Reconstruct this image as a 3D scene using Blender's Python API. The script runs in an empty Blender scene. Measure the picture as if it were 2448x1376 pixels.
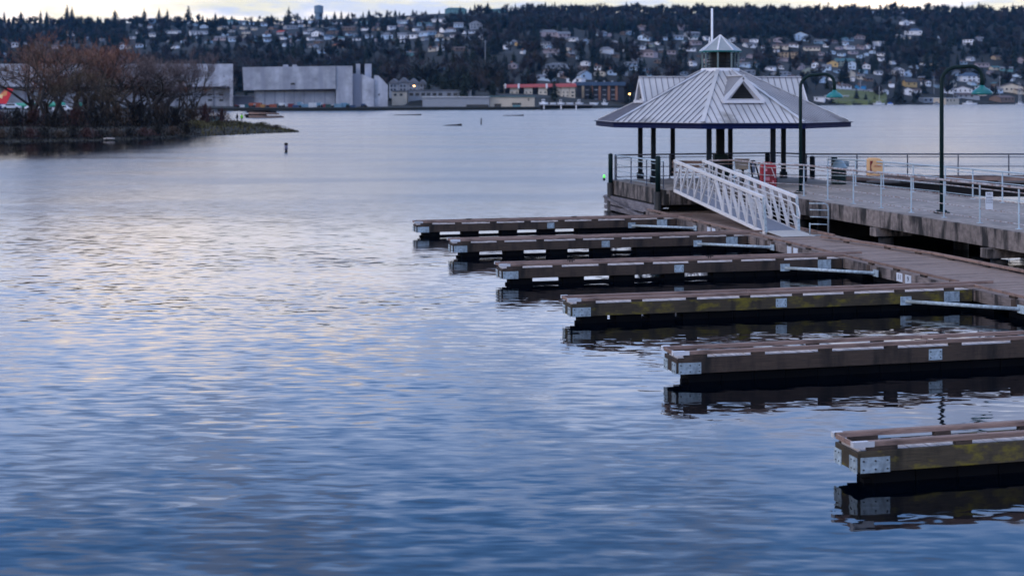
import bpy, math, random
import numpy as np
from mathutils import Vector, Matrix, noise as mnoise
random.seed(7); rng = np.random.RandomState(11)
D = bpy.data; sc = bpy.context.scene; COL = sc.collection
R = math.radians
# ---------------------------------------------------------------- camera geometry
F = 3300.0; CX = 1224.0; HY = 234.0; CAMZ = 5.0
OX, OY = 4.49, 17.8
TH = math.atan2(.2407, .9706); CU, SU = math.cos(TH), math.sin(TH)
def uv(u, v): return (OX + CU*u - SU*v, OY + SU*u + CU*v)
def atp(px, d): return (px - CX)/F*d
def zat(py, d): return CAMZ - (py - HY)*d/F
# ---------------------------------------------------------------- materials
MATS = {}
def nmat(name):
    m = D.materials.new(name); m.use_nodes = True
    nt = m.node_tree; b = nt.nodes['Principled BSDF']
    return m, nt, b
def mat(name, col, rough=.7, var=.25, scale=3., metal=0., stretch=(1, 1, 1), col2=None, spec=.5, emit=None, bump=0., fine=True):
    if name in MATS: return MATS[name]
    m, nt, b = nmat(name); N = nt.nodes; L = nt.links
    b.inputs['Roughness'].default_value = rough
    b.inputs['Metallic'].default_value = metal
    b.inputs['Specular IOR Level'].default_value = spec
    tc = N.new('ShaderNodeTexCoord'); mp = N.new('ShaderNodeMapping')
    mp.inputs['Scale'].default_value = stretch
    L.new(tc.outputs['Object'], mp.inputs['Vector'])
    ns = N.new('ShaderNodeTexNoise'); ns.inputs['Scale'].default_value = scale
    ns.inputs['Detail'].default_value = 6; ns.inputs['Roughness'].default_value = .65
    L.new(mp.outputs[0], ns.inputs['Vector'])
    rp = N.new('ShaderNodeValToRGB'); rp.color_ramp.elements[0].position = .3; rp.color_ramp.elements[1].position = .72
    c2 = col2 if col2 else tuple(min(1, c*(1+var)) for c in col)
    c1 = tuple(c*(1-var) for c in col)
    rp.color_ramp.elements[0].color = (*c1, 1); rp.color_ramp.elements[1].color = (*c2, 1)
    L.new(ns.outputs['Fac'], rp.inputs[0])
    oi = N.new('ShaderNodeObjectInfo')
    mul = N.new('ShaderNodeMath'); mul.operation = 'MULTIPLY_ADD'; mul.inputs[1].default_value = .3; mul.inputs[2].default_value = .85
    L.new(oi.outputs['Random'], mul.inputs[0])
    mx = N.new('ShaderNodeVectorMath'); mx.operation = 'SCALE'
    L.new(rp.outputs[0], mx.inputs[0]); L.new(mul.outputs[0], mx.inputs['Scale'])
    L.new(mx.outputs[0], b.inputs['Base Color'])
    if bump:
        bp = N.new('ShaderNodeBump'); bp.inputs['Strength'].default_value = bump; bp.inputs['Distance'].default_value = .02
        L.new(ns.outputs['Fac'], bp.inputs['Height']); L.new(bp.outputs[0], b.inputs['Normal'])
    if emit:
        b.inputs['Emission Color'].default_value = (*emit[0], 1); b.inputs['Emission Strength'].default_value = emit[1]
    MATS[name] = m; return m
def grime_mat(name, col, dark, rough=.8, sc_=(1.2, 1.2, 1.2), thr=(.42, .62), green=None, streak=(6, 6, .7)):
    """base colour with grain, dark vertical run-off stains and optional moss patches"""
    m, nt, b = nmat(name); N = nt.nodes; L = nt.links
    b.inputs['Roughness'].default_value = rough
    tc = N.new('ShaderNodeTexCoord')
    def nz(scale, vec, det=5):
        mp = N.new('ShaderNodeMapping'); mp.inputs['Scale'].default_value = vec
        L.new(tc.outputs['Object'], mp.inputs['Vector'])
        n = N.new('ShaderNodeTexNoise'); n.inputs['Scale'].default_value = scale; n.inputs['Detail'].default_value = det
        n.inputs['Roughness'].default_value = .6
        L.new(mp.outputs[0], n.inputs['Vector']); return n.outputs['Fac']
    def ramp(src, a, b_, ca=(0, 0, 0), cb=(1, 1, 1)):
        r = N.new('ShaderNodeValToRGB'); r.color_ramp.elements[0].position = a; r.color_ramp.elements[1].position = b_
        r.color_ramp.elements[0].color = (*ca, 1); r.color_ramp.elements[1].color = (*cb, 1); L.new(src, r.inputs[0]); return r.outputs[0]
    def mix(f, a, c):
        x = N.new('ShaderNodeMix'); x.data_type = 'RGBA'; L.new(f, x.inputs[0])
        for s, i in ((a, 6), (c, 7)):
            if isinstance(s, tuple): x.inputs[i].default_value = (*s, 1)
            else: L.new(s, x.inputs[i])
        return x.outputs[2]
    base = ramp(nz(4, sc_), .3, .7, tuple(c*.58 for c in col), tuple(min(1, c*1.38) for c in col))
    out = mix(ramp(nz(1, streak), *thr), base, dark)
    if green: out = mix(ramp(nz(1.6, (1.3, 1.3, 2.5)), .5, .66), out, green)
    oi = N.new('ShaderNodeObjectInfo')
    mul = N.new('ShaderNodeMath'); mul.operation = 'MULTIPLY_ADD'; mul.inputs[1].default_value = .35; mul.inputs[2].default_value = .82
    L.new(oi.outputs['Random'], mul.inputs[0])
    mx = N.new('ShaderNodeVectorMath'); mx.operation = 'SCALE'; L.new(out, mx.inputs[0]); L.new(mul.outputs[0], mx.inputs['Scale'])
    L.new(mx.outputs[0], b.inputs['Base Color'])
    bp = N.new('ShaderNodeBump'); bp.inputs['Strength'].default_value = .4; bp.inputs['Distance'].default_value = .01
    L.new(nz(9, sc_), bp.inputs['Height']); L.new(bp.outputs[0], b.inputs['Normal'])
    MATS[name] = m; return m
# timber and metal
W_RAIL = grime_mat('rail_timber', (.25, .16, .13), (.03, .018, .015), .75, (.6, 14, 14), (.5, .75), None, (1.2, 4, 4))
W_WALE = grime_mat('wale_timber', (.062, .040, .029), (.010, .007, .006), .8, (.7, 12, 12), (.45, .7), None, (3, 3, .8))
W_MOSS = grime_mat('mossy_wale_timber', (.062, .046, .028), (.014, .012, .008), .85, (.7, 12, 12), (.5, .75), (.19, .15, .012), (3, 3, .8))
W_DECK = grime_mat('pale_deck_boards', (.55, .49, .47), (.22, .18, .17), .6, (9, .8, 4), (.5, .75), None, (5, .6, 2))
W_DARK = mat('wet_dark_timber', (.010, .008, .008), .7, .4, 3, spec=.2)
W_PILE = grime_mat('tarred_pile', (.03, .028, .028), (.012, .012, .014), .7, (8, 8, 1), (.45, .6), None, (8, 8, .6))
GALV = grime_mat('galvanised_steel', (.36, .44, .50), (.16, .20, .23), .42, (3, 3, 3), (.52, .8), None, (5, 5, 1.5))
BOLT = mat('dark_bolt_steel', (.03, .035, .04), .5)
FLOAT = mat('black_float_tub', (.003, .003, .004), .8, spec=.1)
CONC = grime_mat('pier_fascia_concrete', (.19, .158, .147), (.018, .016, .016), .85, (1.5, 1.5, 1.5), (.45, .58), None, (2.6, 2.6, .55))
CONC_D = grime_mat('pier_deck_concrete', (.235, .20, .178), (.12, .10, .09), .75, (.9, .9, .9), (.5, .75), None, (.35, .35, .35))
TRUSSM = mat('pale_truss_aluminium', (.62, .60, .60), .45, .1, 3)
GRATE = mat('gangway_grating', (.22, .24, .30), .6, .2, 20)
RAILB = mat('pale_blue_rail_paint', (.40, .50, .58), .5, .15, 4)
RAILR = grime_mat('rusted_handrail_paint', (.42, .40, .42), (.22, .13, .10), .6, (2, 2, 2), (.48, .6), None, (.5, 8, 8))
GREEN = mat('dark_green_paint', (.002, .016, .018), .6, .2, 4, spec=.2)
TEAL = mat('teal_enamel', (.0, .16, .17), .35, .1, 4)
DKPOST = mat('dark_column_paint', (.006, .010, .015), .6, .3, 3, spec=.15)
RAILDK = mat('dark_rail_paint', (.03, .04, .075), .5, .2, 3)
BLUEF = mat('navy_fascia_paint', (.004, .010, .055), .6, .2, 2, spec=.12)
PALEF = mat('pale_fascia_paint', (.30, .31, .36), .5, .2, 2)
def roof_mat():
    m, nt, b = nmat('standing_seam_roof'); N = nt.nodes; L = nt.links
    b.inputs['Roughness'].default_value = .45; b.inputs['Metallic'].default_value = .15
    tc = N.new('ShaderNodeTexCoord')
    n1 = N.new('ShaderNodeTexNoise'); n1.inputs['Scale'].default_value = .9; n1.inputs['Detail'].default_value = 8
    L.new(tc.outputs['Object'], n1.inputs['Vector'])
    r = N.new('ShaderNodeValToRGB'); r.color_ramp.elements[0].position = .3; r.color_ramp.elements[1].position = .7
    r.color_ramp.elements[0].color = (.42, .43, .46, 1); r.color_ramp.elements[1].color = (.58, .57, .59, 1)
    L.new(n1.outputs['Fac'], r.inputs[0])
    # lichen stains near the eaves
    n2 = N.new('ShaderNodeTexNoise'); n2.inputs['Scale'].default_value = .55; n2.inputs['Detail'].default_value = 7
    mp = N.new('ShaderNodeMapping'); mp.inputs['Location'].default_value = (3.1, 1.2, 0); L.new(tc.outputs['Object'], mp.inputs[0]); L.new(mp.outputs[0], n2.inputs['Vector'])
    r2 = N.new('ShaderNodeValToRGB'); r2.color_ramp.elements[0].position = .56; r2.color_ramp.elements[1].position = .68
    L.new(n2.outputs['Fac'], r2.inputs[0])
    sp = N.new('ShaderNodeSeparateXYZ'); L.new(tc.outputs['Object'], sp.inputs[0])
    mr = N.new('ShaderNodeMapRange'); mr.inputs[1].default_value = 4.9; mr.inputs[2].default_value = 4.0; L.new(sp.outputs[2], mr.inputs[0])
    mu = N.new('ShaderNodeMath'); mu.operation = 'MULTIPLY'; L.new(r2.outputs[0], mu.inputs[0]); L.new(mr.outputs[0], mu.inputs[1])
    mx = N.new('ShaderNodeMix'); mx.data_type = 'RGBA'; L.new(mu.outputs[0], mx.inputs[0]); L.new(r.outputs[0], mx.inputs[6]); mx.inputs[7].default_value = (.06, .055, .04, 1)
    L.new(mx.outputs[2], b.inputs['Base Color'])
    return m
ROOFM = roof_mat()
SEAM = mat('roof_seam_metal', (.14, .14, .17), .5, .2, 3)
FLASH = mat('ridge_flashing', (.60, .60, .64), .4, .12, 2)
BLACK = mat('dark_opening', (.006, .006, .008), .8)
GLASS = mat('dark_window_glass', (.02, .03, .045), .12, .2, 2)
RED = mat('red_enamel', (.32, .004, .018), .4, .2, 3)
PINK = mat('faded_pink_decal', (.6, .2, .24), .5)
WHITE = mat('white_paint', (.75, .76, .8), .5, .1, 3)
SIGNW = mat('white_sign_face', (.62, .66, .74), .5, .06, 3)
INK = mat('dark_ink', (.03, .03, .05), .6)
REDINK = mat('red_ink', (.35, .04, .05), .6)
CREAM = mat('faded_yellow_plastic', (.78, .46, .22), .5, .12, 3)
CRIM = mat('dark_red_webbing', (.16, .005, .01), .6)
DOME = mat('grey_blue_plastic', (.18, .26, .32), .4, .1, 3)
TAN = mat('tan_panel', (.42, .34, .26), .6, .3, 6)
GRN_E = mat('green_nav_lens', (.1, .8, .1), .3, 0, 1, emit=((.15, 1, .15), .7))
ORG_E = mat('warm_lamp_lens', (1, .6, .2), .3, 0, 1, emit=((1, .5, .16), 6.0))
# ---------------------------------------------------------------- mesh builder
class MB:
    def __init__(s): s.v = []; s.f = []; s.mi = []
    def add(s, vs, fs, k=0):
        b = len(s.v); s.v += [tuple(p) for p in vs]; s.f += [tuple(i+b for i in f) for f in fs]; s.mi += [k]*len(fs); return s
    def box(s, x0, x1, y0, y1, z0, z1, k=0):
        vs = [(x0,y0,z0),(x1,y0,z0),(x1,y1,z0),(x0,y1,z0),(x0,y0,z1),(x1,y0,z1),(x1,y1,z1),(x0,y1,z1)]
        return s.add(vs, [(3,2,1,0),(4,5,6,7),(0,1,5,4),(1,2,6,5),(2,3,7,6),(3,0,4,7)], k)
    def bar(s, p, q, w, h=None, up=(0, 0, 1), k=0):
        """rectangular bar from p to q, w across, h along 'up'"""
        p = Vector(p); q = Vector(q); h = h or w
        d = (q-p).normalized(); u = Vector(up); 
        if abs(d.dot(u)) > .99: u = Vector((0, 1, 0))
        r = d.cross(u).normalized(); u = r.cross(d).normalized()
        vs = []
        for c in (p, q):
            for a, b in ((-1,-1),(1,-1),(1,1),(-1,1)): vs.append(c + r*(w/2*a) + u*(h/2*b))
        return s.add(vs, [(0,1,2,3),(7,6,5,4),(0,4,5,1),(1,5,6,2),(2,6,7,3),(3,7,4,0)], k)
    def tube(s, pts, r, n=8, k=0, cap=True):
        pts = [Vector(p) for p in pts]; rs = r if isinstance(r, (list, tuple)) else [r]*len(pts)
        rings = []; ref = None
        for i, p in enumerate(pts):
            d = (pts[min(i+1, len(pts)-1)] - pts[max(i-1, 0)]).normalized()
            if ref is None:
                ref = Vector((0, 0, 1)) if abs(d.z) < .9 else Vector((1, 0, 0))
            a = (ref - d*ref.dot(d)).normalized(); ref = a; b = d.cross(a)
            rings.append([p + (a*math.cos(t) + b*math.sin(t))*rs[i] for t in [2*math.pi*j/n for j in range(n)]])
        vs = [v for rg in rings for v in rg]; fs = []
        for i in range(len(pts)-1):
            for j in range(n):
                fs.append((i*n+j, i*n+(j+1) % n, (i+1)*n+(j+1) % n, (i+1)*n+j))
        if cap:
            fs.append(tuple(range(n-1, -1, -1))); fs.append(tuple((len(pts)-1)*n+j for j in range(n)))
        return s.add(vs, fs, k)
    def lathe(s, prof, n=20, c=(0, 0, 0), k=0):
        vs = []; fs = []
        for r, z in prof:
            for j in range(n): t = 2*math.pi*j/n; vs.append((c[0]+r*math.cos(t), c[1]+r*math.sin(t), c[2]+z))
        for i in range(len(prof)-1):
            for j in range(n): fs.append((i*n+j, i*n+(j+1) % n, (i+1)*n+(j+1) % n, (i+1)*n+j))
        fs.append(tuple(range(n-1, -1, -1))); fs.append(tuple((len(prof)-1)*n+j for j in range(n)))
        return s.add(vs, fs, k)
    def prism(s, poly, z0, z1, k=0):
        n = len(poly); vs = [(x, y, z0) for x, y in poly] + [(x, y, z1) for x, y in poly]
        fs = [tuple(range(n-1, -1, -1)), tuple(range(n, 2*n))] + [(i, (i+1) % n, n+(i+1) % n, n+i) for i in range(n)]
        return s.add(vs, fs, k)
    def build(s, name, m, parent=None, smooth=False, bevel=0, label=None):
        me = D.meshes.new(name); me.from_pydata(s.v, [], s.f)
        ms = m if isinstance(m, (list, tuple)) else [m]
        for x in ms: me.materials.append(x)
        if len(ms) > 1: me.polygons.foreach_set('material_index', s.mi)
        if smooth: me.polygons.foreach_set('use_smooth', [True]*len(me.polygons))
        me.update()
        o = D.objects.new(name, me); COL.objects.link(o)
        if parent: o.parent = parent
        if bevel:
            bv = o.modifiers.new('bevel', 'BEVEL'); bv.width = bevel; bv.segments = 2; bv.limit_method = 'ANGLE'; bv.angle_limit = R(50)
        if label: o['label'] = label
        return o
def tag(o, label=None, cat=None, group=None, kind=None):
    if label: o['label'] = label
    if cat: o['category'] = cat
    if group: o['group'] = group
    if kind: o['kind'] = kind
    return o
def thing(name, label, cat, loc=(0, 0, 0), rz=0, group=None):
    o = D.objects.new(name, None); COL.objects.link(o); o.location = loc; o.rotation_euler = (0, 0, rz)
    o.empty_display_size = .2
    return tag(o, label, cat, group)
def copy_tree(o, parent=None):
    c = o.copy(); COL.objects.link(c)
    if parent: c.parent = parent
    for ch in [x for x in list(COL.objects) if x.parent == o]: copy_tree(ch, c)
    return c
def text(s, size, m, parent, loc, rot, name='lettering'):
    cu = D.curves.new(name, 'FONT'); cu.body = s; cu.size = size; cu.align_x = 'CENTER'; cu.align_y = 'CENTER'; cu.extrude = .002; cu.space_line = .9
    tmp = D.objects.new('tmp', cu); COL.objects.link(tmp)
    dg = bpy.context.evaluated_depsgraph_get(); dg.update()
    me = D.meshes.new_from_object(tmp.evaluated_get(dg)); D.objects.remove(tmp)
    me.materials.clear(); me.materials.append(m)
    o = D.objects.new(name, me); COL.objects.link(o); o.parent = parent; o.location = loc; o.rotation_euler = rot
    return o
ORD = ['', 'second', 'third', 'fourth', 'fifth', 'sixth', 'seventh', 'eighth', 'ninth', 'tenth', 'eleventh', 'twelfth']
NUM = ['', 'one', 'two', 'three', 'four', 'five', 'six', 'seven', 'eight', 'nine', 'ten', 'eleven', 'twelve']
# ================================================================ FLOATING FINGER DOCKS
FL = 9.9; FW = .6; SP = 6.55
Z_WB, Z_WT, Z_RB, Z_RT = .165, .44, .497, .562
def make_finger(k, moss):
    """local x = outward tip(0) to root(FL); y = 0 near side, FW far side"""
    x, y = uv(0, k*SP)
    t = thing('finger_dock', FLAB[k], 'finger dock', (x, y, 0), TH + FROT[k], 'finger docks branching off the walkway')
    wm = W_MOSS if moss else W_WALE
    MB().box(.0, FL, .0, .05, Z_WB, Z_WT).build('side_wale', wm, t, bevel=.008)
    MB().box(.0, FL, FW-.05, FW, Z_WB, Z_WT).build('side_wale', wm, t, bevel=.008)
    MB().box(-.045, -.003, -.005, FW+.005, Z_WB+.01, Z_WT-.01).build('end_wale', wm, t, bevel=.008)
    d = MB(); n = int(FL/.145); rr = random.Random(k)
    for i in range(n):
        z = Z_WT-.034 + rr.uniform(-.007, .007); d.box(.02+i*.145, .02+i*.145+rr.uniform(.128, .140), .053, FW-.053, z, z+.03)
    d.build('decking', W_DECK, t)
    # bull rails, slightly wavy, in two lengths each
    for yy, x0 in ((.045, -.06), (FW-.045, -.06)):
        xs = [x0, 4.6 + rr.uniform(-.5, .5), FL + (.9 if yy > .3 else .15)]
        for i in range(2):
            MB().bar((xs[i]+.005, yy + rr.uniform(-.006, .006), (Z_RB+Z_RT)/2 + rr.uniform(-.004, .004)),
                     (xs[i+1]-.005, yy + rr.uniform(-.006, .006), (Z_RB+Z_RT)/2 + rr.uniform(-.004, .004)), .09, Z_RT-Z_RB).build('bull_rail', W_RAIL, t, bevel=.006)
    MB().box(-.09, -.064, .09, FW-.09, Z_RB, Z_RT).build('end_rail', W_RAIL, t, bevel=.005)
    for yy in (.045, FW-.045):
        xx = .12
        while xx < FL:
            L_ = .42 if xx < 1 else .24
            MB().box(xx, xx+L_, yy-.04, yy+.04, Z_WT+.001, Z_RB-.001).build('spacer_block', W_WALE, t)
            xx += 1.27 if xx < 1 else 1.3
    # galvanised plates with bolts
    def plate(x0, x1, z0, z1, yy, nb):
        b = MB().box(x0, x1, yy-.012, yy-.004, z0, z1)
        for bx in (x0+.04, (x0+x1)/2, x1-.04)[:nb] if nb == 3 else (x0+.035, x1-.035):
            for bz in (z0+.045, z1-.045):
                b.tube([(bx, yy-.026, bz), (bx, yy-.011, bz)], .012, 6, 1)
        b.build('steel_plate', [GALV, BOLT], t)
    plate(.0, .42, .162, .362, 0, 3); plate(4.85, 5.12, .20, .40, 0, 2)
    # end plates: far and near corner, facing outward
    for y0 in (-.012, FW-.19):
        b = MB().box(-.058, -.047, y0, y0+.2, .162, .362)
        for by in (y0+.06, y0+.14):
            for bz in (.21, .32): b.tube([(-.066, by, bz), (-.057, by, bz)], .010, 6, 1)
        b.build('steel_plate', [GALV, BOLT], t)
    MB().box(-.098, .20, -.012, -.002, Z_RB-.002, Z_RT+.004).box(-.102, -.092, -.012, .07, Z_RB, Z_RT+.004).box(-.098, .12, -.010, .05, Z_RT+.001, Z_RT+.006).build('corner_cap', FLASH, t)
    MB().box(-.102, -.092, FW-.07, FW+.012, Z_RB, Z_RT+.004).box(-.098, .05, FW-.05, FW+.01, Z_RT+.001, Z_RT+.006).build('corner_cap', FLASH, t)
    MB().box(.1, FL, .10, .20, -.22, .052).build('float_keel', FLOAT, t)
    MB().box(.1, FL, FW-.10, FW-.055, .115, Z_WT-.03).build('reflection_blocker', FLOAT, t)  # added board, stops reflected sky showing through the gap above the water
    xx = .22
    while xx < FL-.6:
        MB().box(xx, xx+.62, .07, FW-.07, -.22, Z_WT-.05).build('float_tub', FLOAT, t, bevel=.03)
        xx += (1.45 if xx < 5.5 else .63) if k >= 3 else (.8 if k == 2 and xx < 2.5 else .615)
    MB().box(.0, FL, .06, FW-.06, Z_WB+.03, Z_WT-.05).build('stringer', W_DARK, t)
    for cx in (1.9, 5.9):
        MB().bar((cx-.11, .045, Z_RT+.05), (cx+.11, .045, Z_RT+.05), .022, .02).box(cx-.045, cx-.02, .033, .057, Z_RT, Z_RT+.045).box(cx+.02, cx+.045, .033, .057, Z_RT, Z_RT+.045).build('mooring_cleat', W_DARK, t) if k in (3, 5) else None
    # root brace pipe toward the walkway
    a = (8.15, -.01, .225); b = (FL+.02, -2.0, .27)
    br = MB().tube([a, b], .043, 12).build('brace_pipe', GALV, t, smooth=True)
    MB().box(8.0, 8.28, -.03, -.013, .14, .34).build('brace_flange', GALV, br)
    MB().box(FL-.045, FL-.015, -2.13, -1.87, .18, .36).build('brace_flange', GALV, br)
    MB().box(9.15, 9.55, -.016, -.002, .17, .42).build('steel_plate', GALV, t)
    return t
FLAB = ['nearest finger dock, mossy yellow-green timber side, cut by the right edge of the photo',
        'second nearest finger dock, brown side timber with two steel plates and long pale board gaps',
        'third finger dock counting from the nearest, greenish side and brace pipe running out of frame',
        'fourth finger dock counting from the nearest, with three bright water gaps under its outer end',
        'second farthest finger dock, its root just left of the gangway foot',
        'farthest finger dock, whose root disappears below the gangway and the pavilion platform']
FROT = [R(.15), R(-.5), R(-.25), R(-.2), R(.3), R(.9)]
for k in range(6): make_finger(k, k in (0, 2))
# ================================================================ MAIN FLOATING WALKWAY
DU0, DU1 = 9.95, 12.85
dock = thing('floating_walkway', 'long floating timber walkway of weathered cross planks at the foot of the gangway', 'walkway', (OX, OY, 0), TH)
mb = MB(); v = -9.0; i = 0
while v < 36.4:
    z = .408 + random.uniform(-.004, .004); w = .135
    mb.box(DU0+.06, DU1-.06, v, v+w, z, z+.03); v += .145
W_PLANK = grime_mat('weathered_cross_planks', (.25, .178, .145), (.09, .06, .048), .75, (.8, 9, 4), (.52, .75), None, (.5, 3.5, 2))
mb.build('planking', W_PLANK, dock)
v = -9.0
while v < 36.3:
    v1 = min(v+SP/2, 36.4)
    MB().box(DU0, DU0+.055, v+.004, v1-.004, Z_WB, Z_WT-.004).build('side_wale', grime_mat('dock_wale', (.20, .16, .15), (.03, .024, .024), .8, (10, .7, 8), (.48, .62), None, (1, 2.6, .7)) if 'dock_wale' not in MATS else MATS['dock_wale'], dock, bevel=.006)
    MB().box(DU1-.055, DU1, v+.004, v1-.004, Z_WB, Z_WT-.004).build('side_wale', MATS['dock_wale'], dock)
    v = v1
for s in range(-2, 6):      # left bull rail between the fingers
    v0 = s*SP + (.75 if s > -2 else 0); v1 = (s+1)*SP - .02
    v1 = min(v1, 36.3)
    MB().bar((DU0+.06, v0, .53), (DU0+.05, v1, .53), .09, .065).build('bull_rail', W_RAIL, dock, bevel=.006)
    vv = v0+.1
    while vv < v1-.3:
        MB().box(DU0+.02, DU0+.10, vv, vv+.24, Z_WT+.001, Z_RB-.001).build('spacer_block', W_WALE, dock); vv += 1.35
pts = [(12.7, -9), (12.78, 3), (12.82, 12), (12.76, 16), (12.70, 19.4), (12.32, 22.3), (11.75, 24.6)]
for i in range(len(pts)-1):
    (a, b), (c, d) = pts[i], pts[i+1]
    MB().bar((a, b+.01, .53), (c, d-.01, .53), .095, .07).build('bull_rail', W_RAIL, dock, bevel=.006)
    L_ = d-b; n = max(1, int(L_/1.35))
    for j in range(n):
        f = (j+.5)/n; u_ = a+(c-a)*f; v_ = b+(d-b)*f
        MB().box(u_-.04, u_+.04, v_-.13, v_+.13, Z_WT+.001, Z_RB-.003).build('spacer_block', W_WALE, dock)
MB().bar((12.35, 24.9, .53), (12.5, 36.3, .53), .09, .065).build('bull_rail', W_RAIL, dock)
v = -8.6
while v < 36:
    MB().box(DU0+.1, DU1-.1, v, v+1.5, -.25, .38).build('float_tub', FLOAT, dock); v += 2.1
for s, vv in enumerate((16.26, 22.9, 29.45)):
    for q, dv in enumerate((-.34, .10)):
        pl = MB().box(DU0-.012, DU0-.003, vv+dv, vv+dv+.3, .19, .41).build('number_plate', SIGNW, dock)
        if s == 0: text(('9', '11')[q], .19, INK, pl, (DU0-.016, vv+dv+.15, .30), (R(90), 0, R(-90)))
for vv in (17.55, 18.1, 24.3, 24.8, 10.9, 11.4):
    MB().box(DU0-.014, DU0-.003, vv, vv+.16, .17, .43).build('wale_cleat', W_WALE, dock)
# ================================================================ PIER, PLATFORM, PAVILION
ZD = 1.35
pier = thing('concrete_pier', 'raised concrete pier with streaked edge beam running right from the pavilion platform', 'pier', (OX, OY, 0), TH)
def loc_uv(X, Y):
    dx, dy = X-OX, Y-OY; return (CU*dx + SU*dy, -SU*dx + CU*dy)
PL = [(10.5, 42.55)] + [loc_uv(12.3, 64.3), loc_uv(13.4, 62.9), loc_uv(14.2, 60.0)] + [(19.6, 38.0)] + [(19.9, -8), (14.3, -8), (13.72, 27.6), (13.6, 31.2), (12.9, 32.2), (12.9, 35.5), (10.5, 35.5)]
PL = PL[::-1]
MB().prism(PL, ZD-.16, ZD).build('deck_slab', CONC_D, pier)
def inset(seg0, seg1, off, z0, z1, m, name):
    a = Vector(seg0); b = Vector(seg1); d = (b-a).normalized(); n = Vector((-d.y, d.x))
    L_ = (b-a).length; cnt = max(1, round(L_/5.2))
    for i in range(cnt):
        p = a + d*(L_*i/cnt+.006) + n*off; q = a + d*(L_*(i+1)/cnt-.006) + n*off
        MB().bar((p.x, p.y, (z0+z1)/2), (q.x, q.y, (z0+z1)/2), .22, z1-z0).build(name, m, pier, bevel=.01)
inset((14.3, -8), (13.72, 27.6), .0, .80, ZD-.004, CONC, 'edge_beam')
inset((13.70, 27.7), (13.58, 31.2), .0, .78, ZD-.004, CONC, 'edge_beam')
inset((12.9, 32.3), (12.9, 35.4), .0, .78, ZD-.004, CONC, 'edge_beam')
inset((12.9, 35.5), (10.6, 35.5), .0, .76, ZD-.004, CONC, 'edge_beam')
inset((10.5, 35.5), (10.5, 42.5), .0, .74, ZD-.004, CONC, 'edge_beam')
inset((19.9, -8), (19.6, 38), .0, .85, ZD-.004, CONC, 'edge_beam')
for vb in (-.8, 5.6, 11.9, 18.26, 24.6, 30.9, 37.3):
    u0 = 13.55 if vb < 32 else 10.4
    MB().box(u0+.02, 20.0, vb-.2, vb+.2, .50, .78).build('pile_cap', CONC, pier, bevel=.02)
    for uu in ([u0+.5, 16.8, 19.3] if vb < 32 else [11.2, 13.5, 16.5, 19.3]):
        MB().tube([(uu, vb, -3), (uu, vb, .44)], .24, 12).build('pile', W_PILE, pier, smooth=True)
for (a, b) in (((19.5, 26.5), (19.4, 38)), ((10.9, 36.3), (18.5, 36.3)), ((13.9, 29.2), (19.3, 29.2)), ((19.6, 2), (19.6, 17.2))):
    MB().bar((a[0], a[1], .15), (b[0], b[1], .15), .12, 1.25).build('blackout_panel', W_DARK, pier)  # added panels that keep the space beneath the pier black
# timber fender below the platform's left edge
for z0, z1, m in ((.30, .68, grime_mat('fender_timber', (.16, .145, .16), (.04, .035, .04), .8, (10, .8, 8), (.45, .7), None, (1, 1, 3))), (.06, .24, MATS['fender_timber'])):
    MB().box(10.22, 10.36, 35.9, 42.75, z0, z1).build('fender_timber', m, pier, bevel=.01)
MB().bar((10.1, 42.4, .62), (9.9, 35.6, .10), .10, .07).build('fender_brace', MATS['fender_timber'], pier)
MB().box(10.42, 10.62, 36.2, 42.6, -.3, .72).build('fender_backing', W_DARK, pier)
MB().bar((10.5, 36.6, .34), (12.4, 34.6, .50), .12, .1).build('fender_brace', W_WALE, pier)
# far arm, timber
arm = thing('timber_pier_arm', 'low dark timber pier arm behind the right railing, running right', 'pier', (0, 0, 0))
mb = MB(); X = 14.4
while X < 34: mb.box(X, X+.17, 60.0, 62.85, ZD-.06, ZD-.01); X += .185
mb.build('planking', mat('dark_weathered_planks', (.10, .085, .08), .8, .4, 3, stretch=(8, 1, 1)), arm)
for yy in (59.95, 61.1): MB().box(14.5, 34, yy, yy+.14, ZD+.06, ZD+.19).build('bull_rail', W_RAIL, arm)
for X in np.arange(15, 34, 1.9): MB().box(X, X+.4, 59.96, 60.08, ZD-.008, ZD+.058).build('spacer_block', W_DARK, arm)
MB().box(14.4, 34, 60.05, 60.3, .7, ZD-.062).build('edge_beam', W_DARK, arm)
for X in np.arange(16.5, 34, 3.4): MB().tube([(X, 60.5, -3), (X, 60.5, ZD-.07)], .17, 10).build('pile', W_PILE, arm, smooth=True)
MB().box(17.1, 18.0, 60.4, 60.9, ZD, ZD+.28).build('storage_box', W_DARK, arm)
MB().box(23.2, 24.4, 60.4, 60.9, ZD, ZD+.24).build('storage_box', W_DARK, arm)

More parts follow.
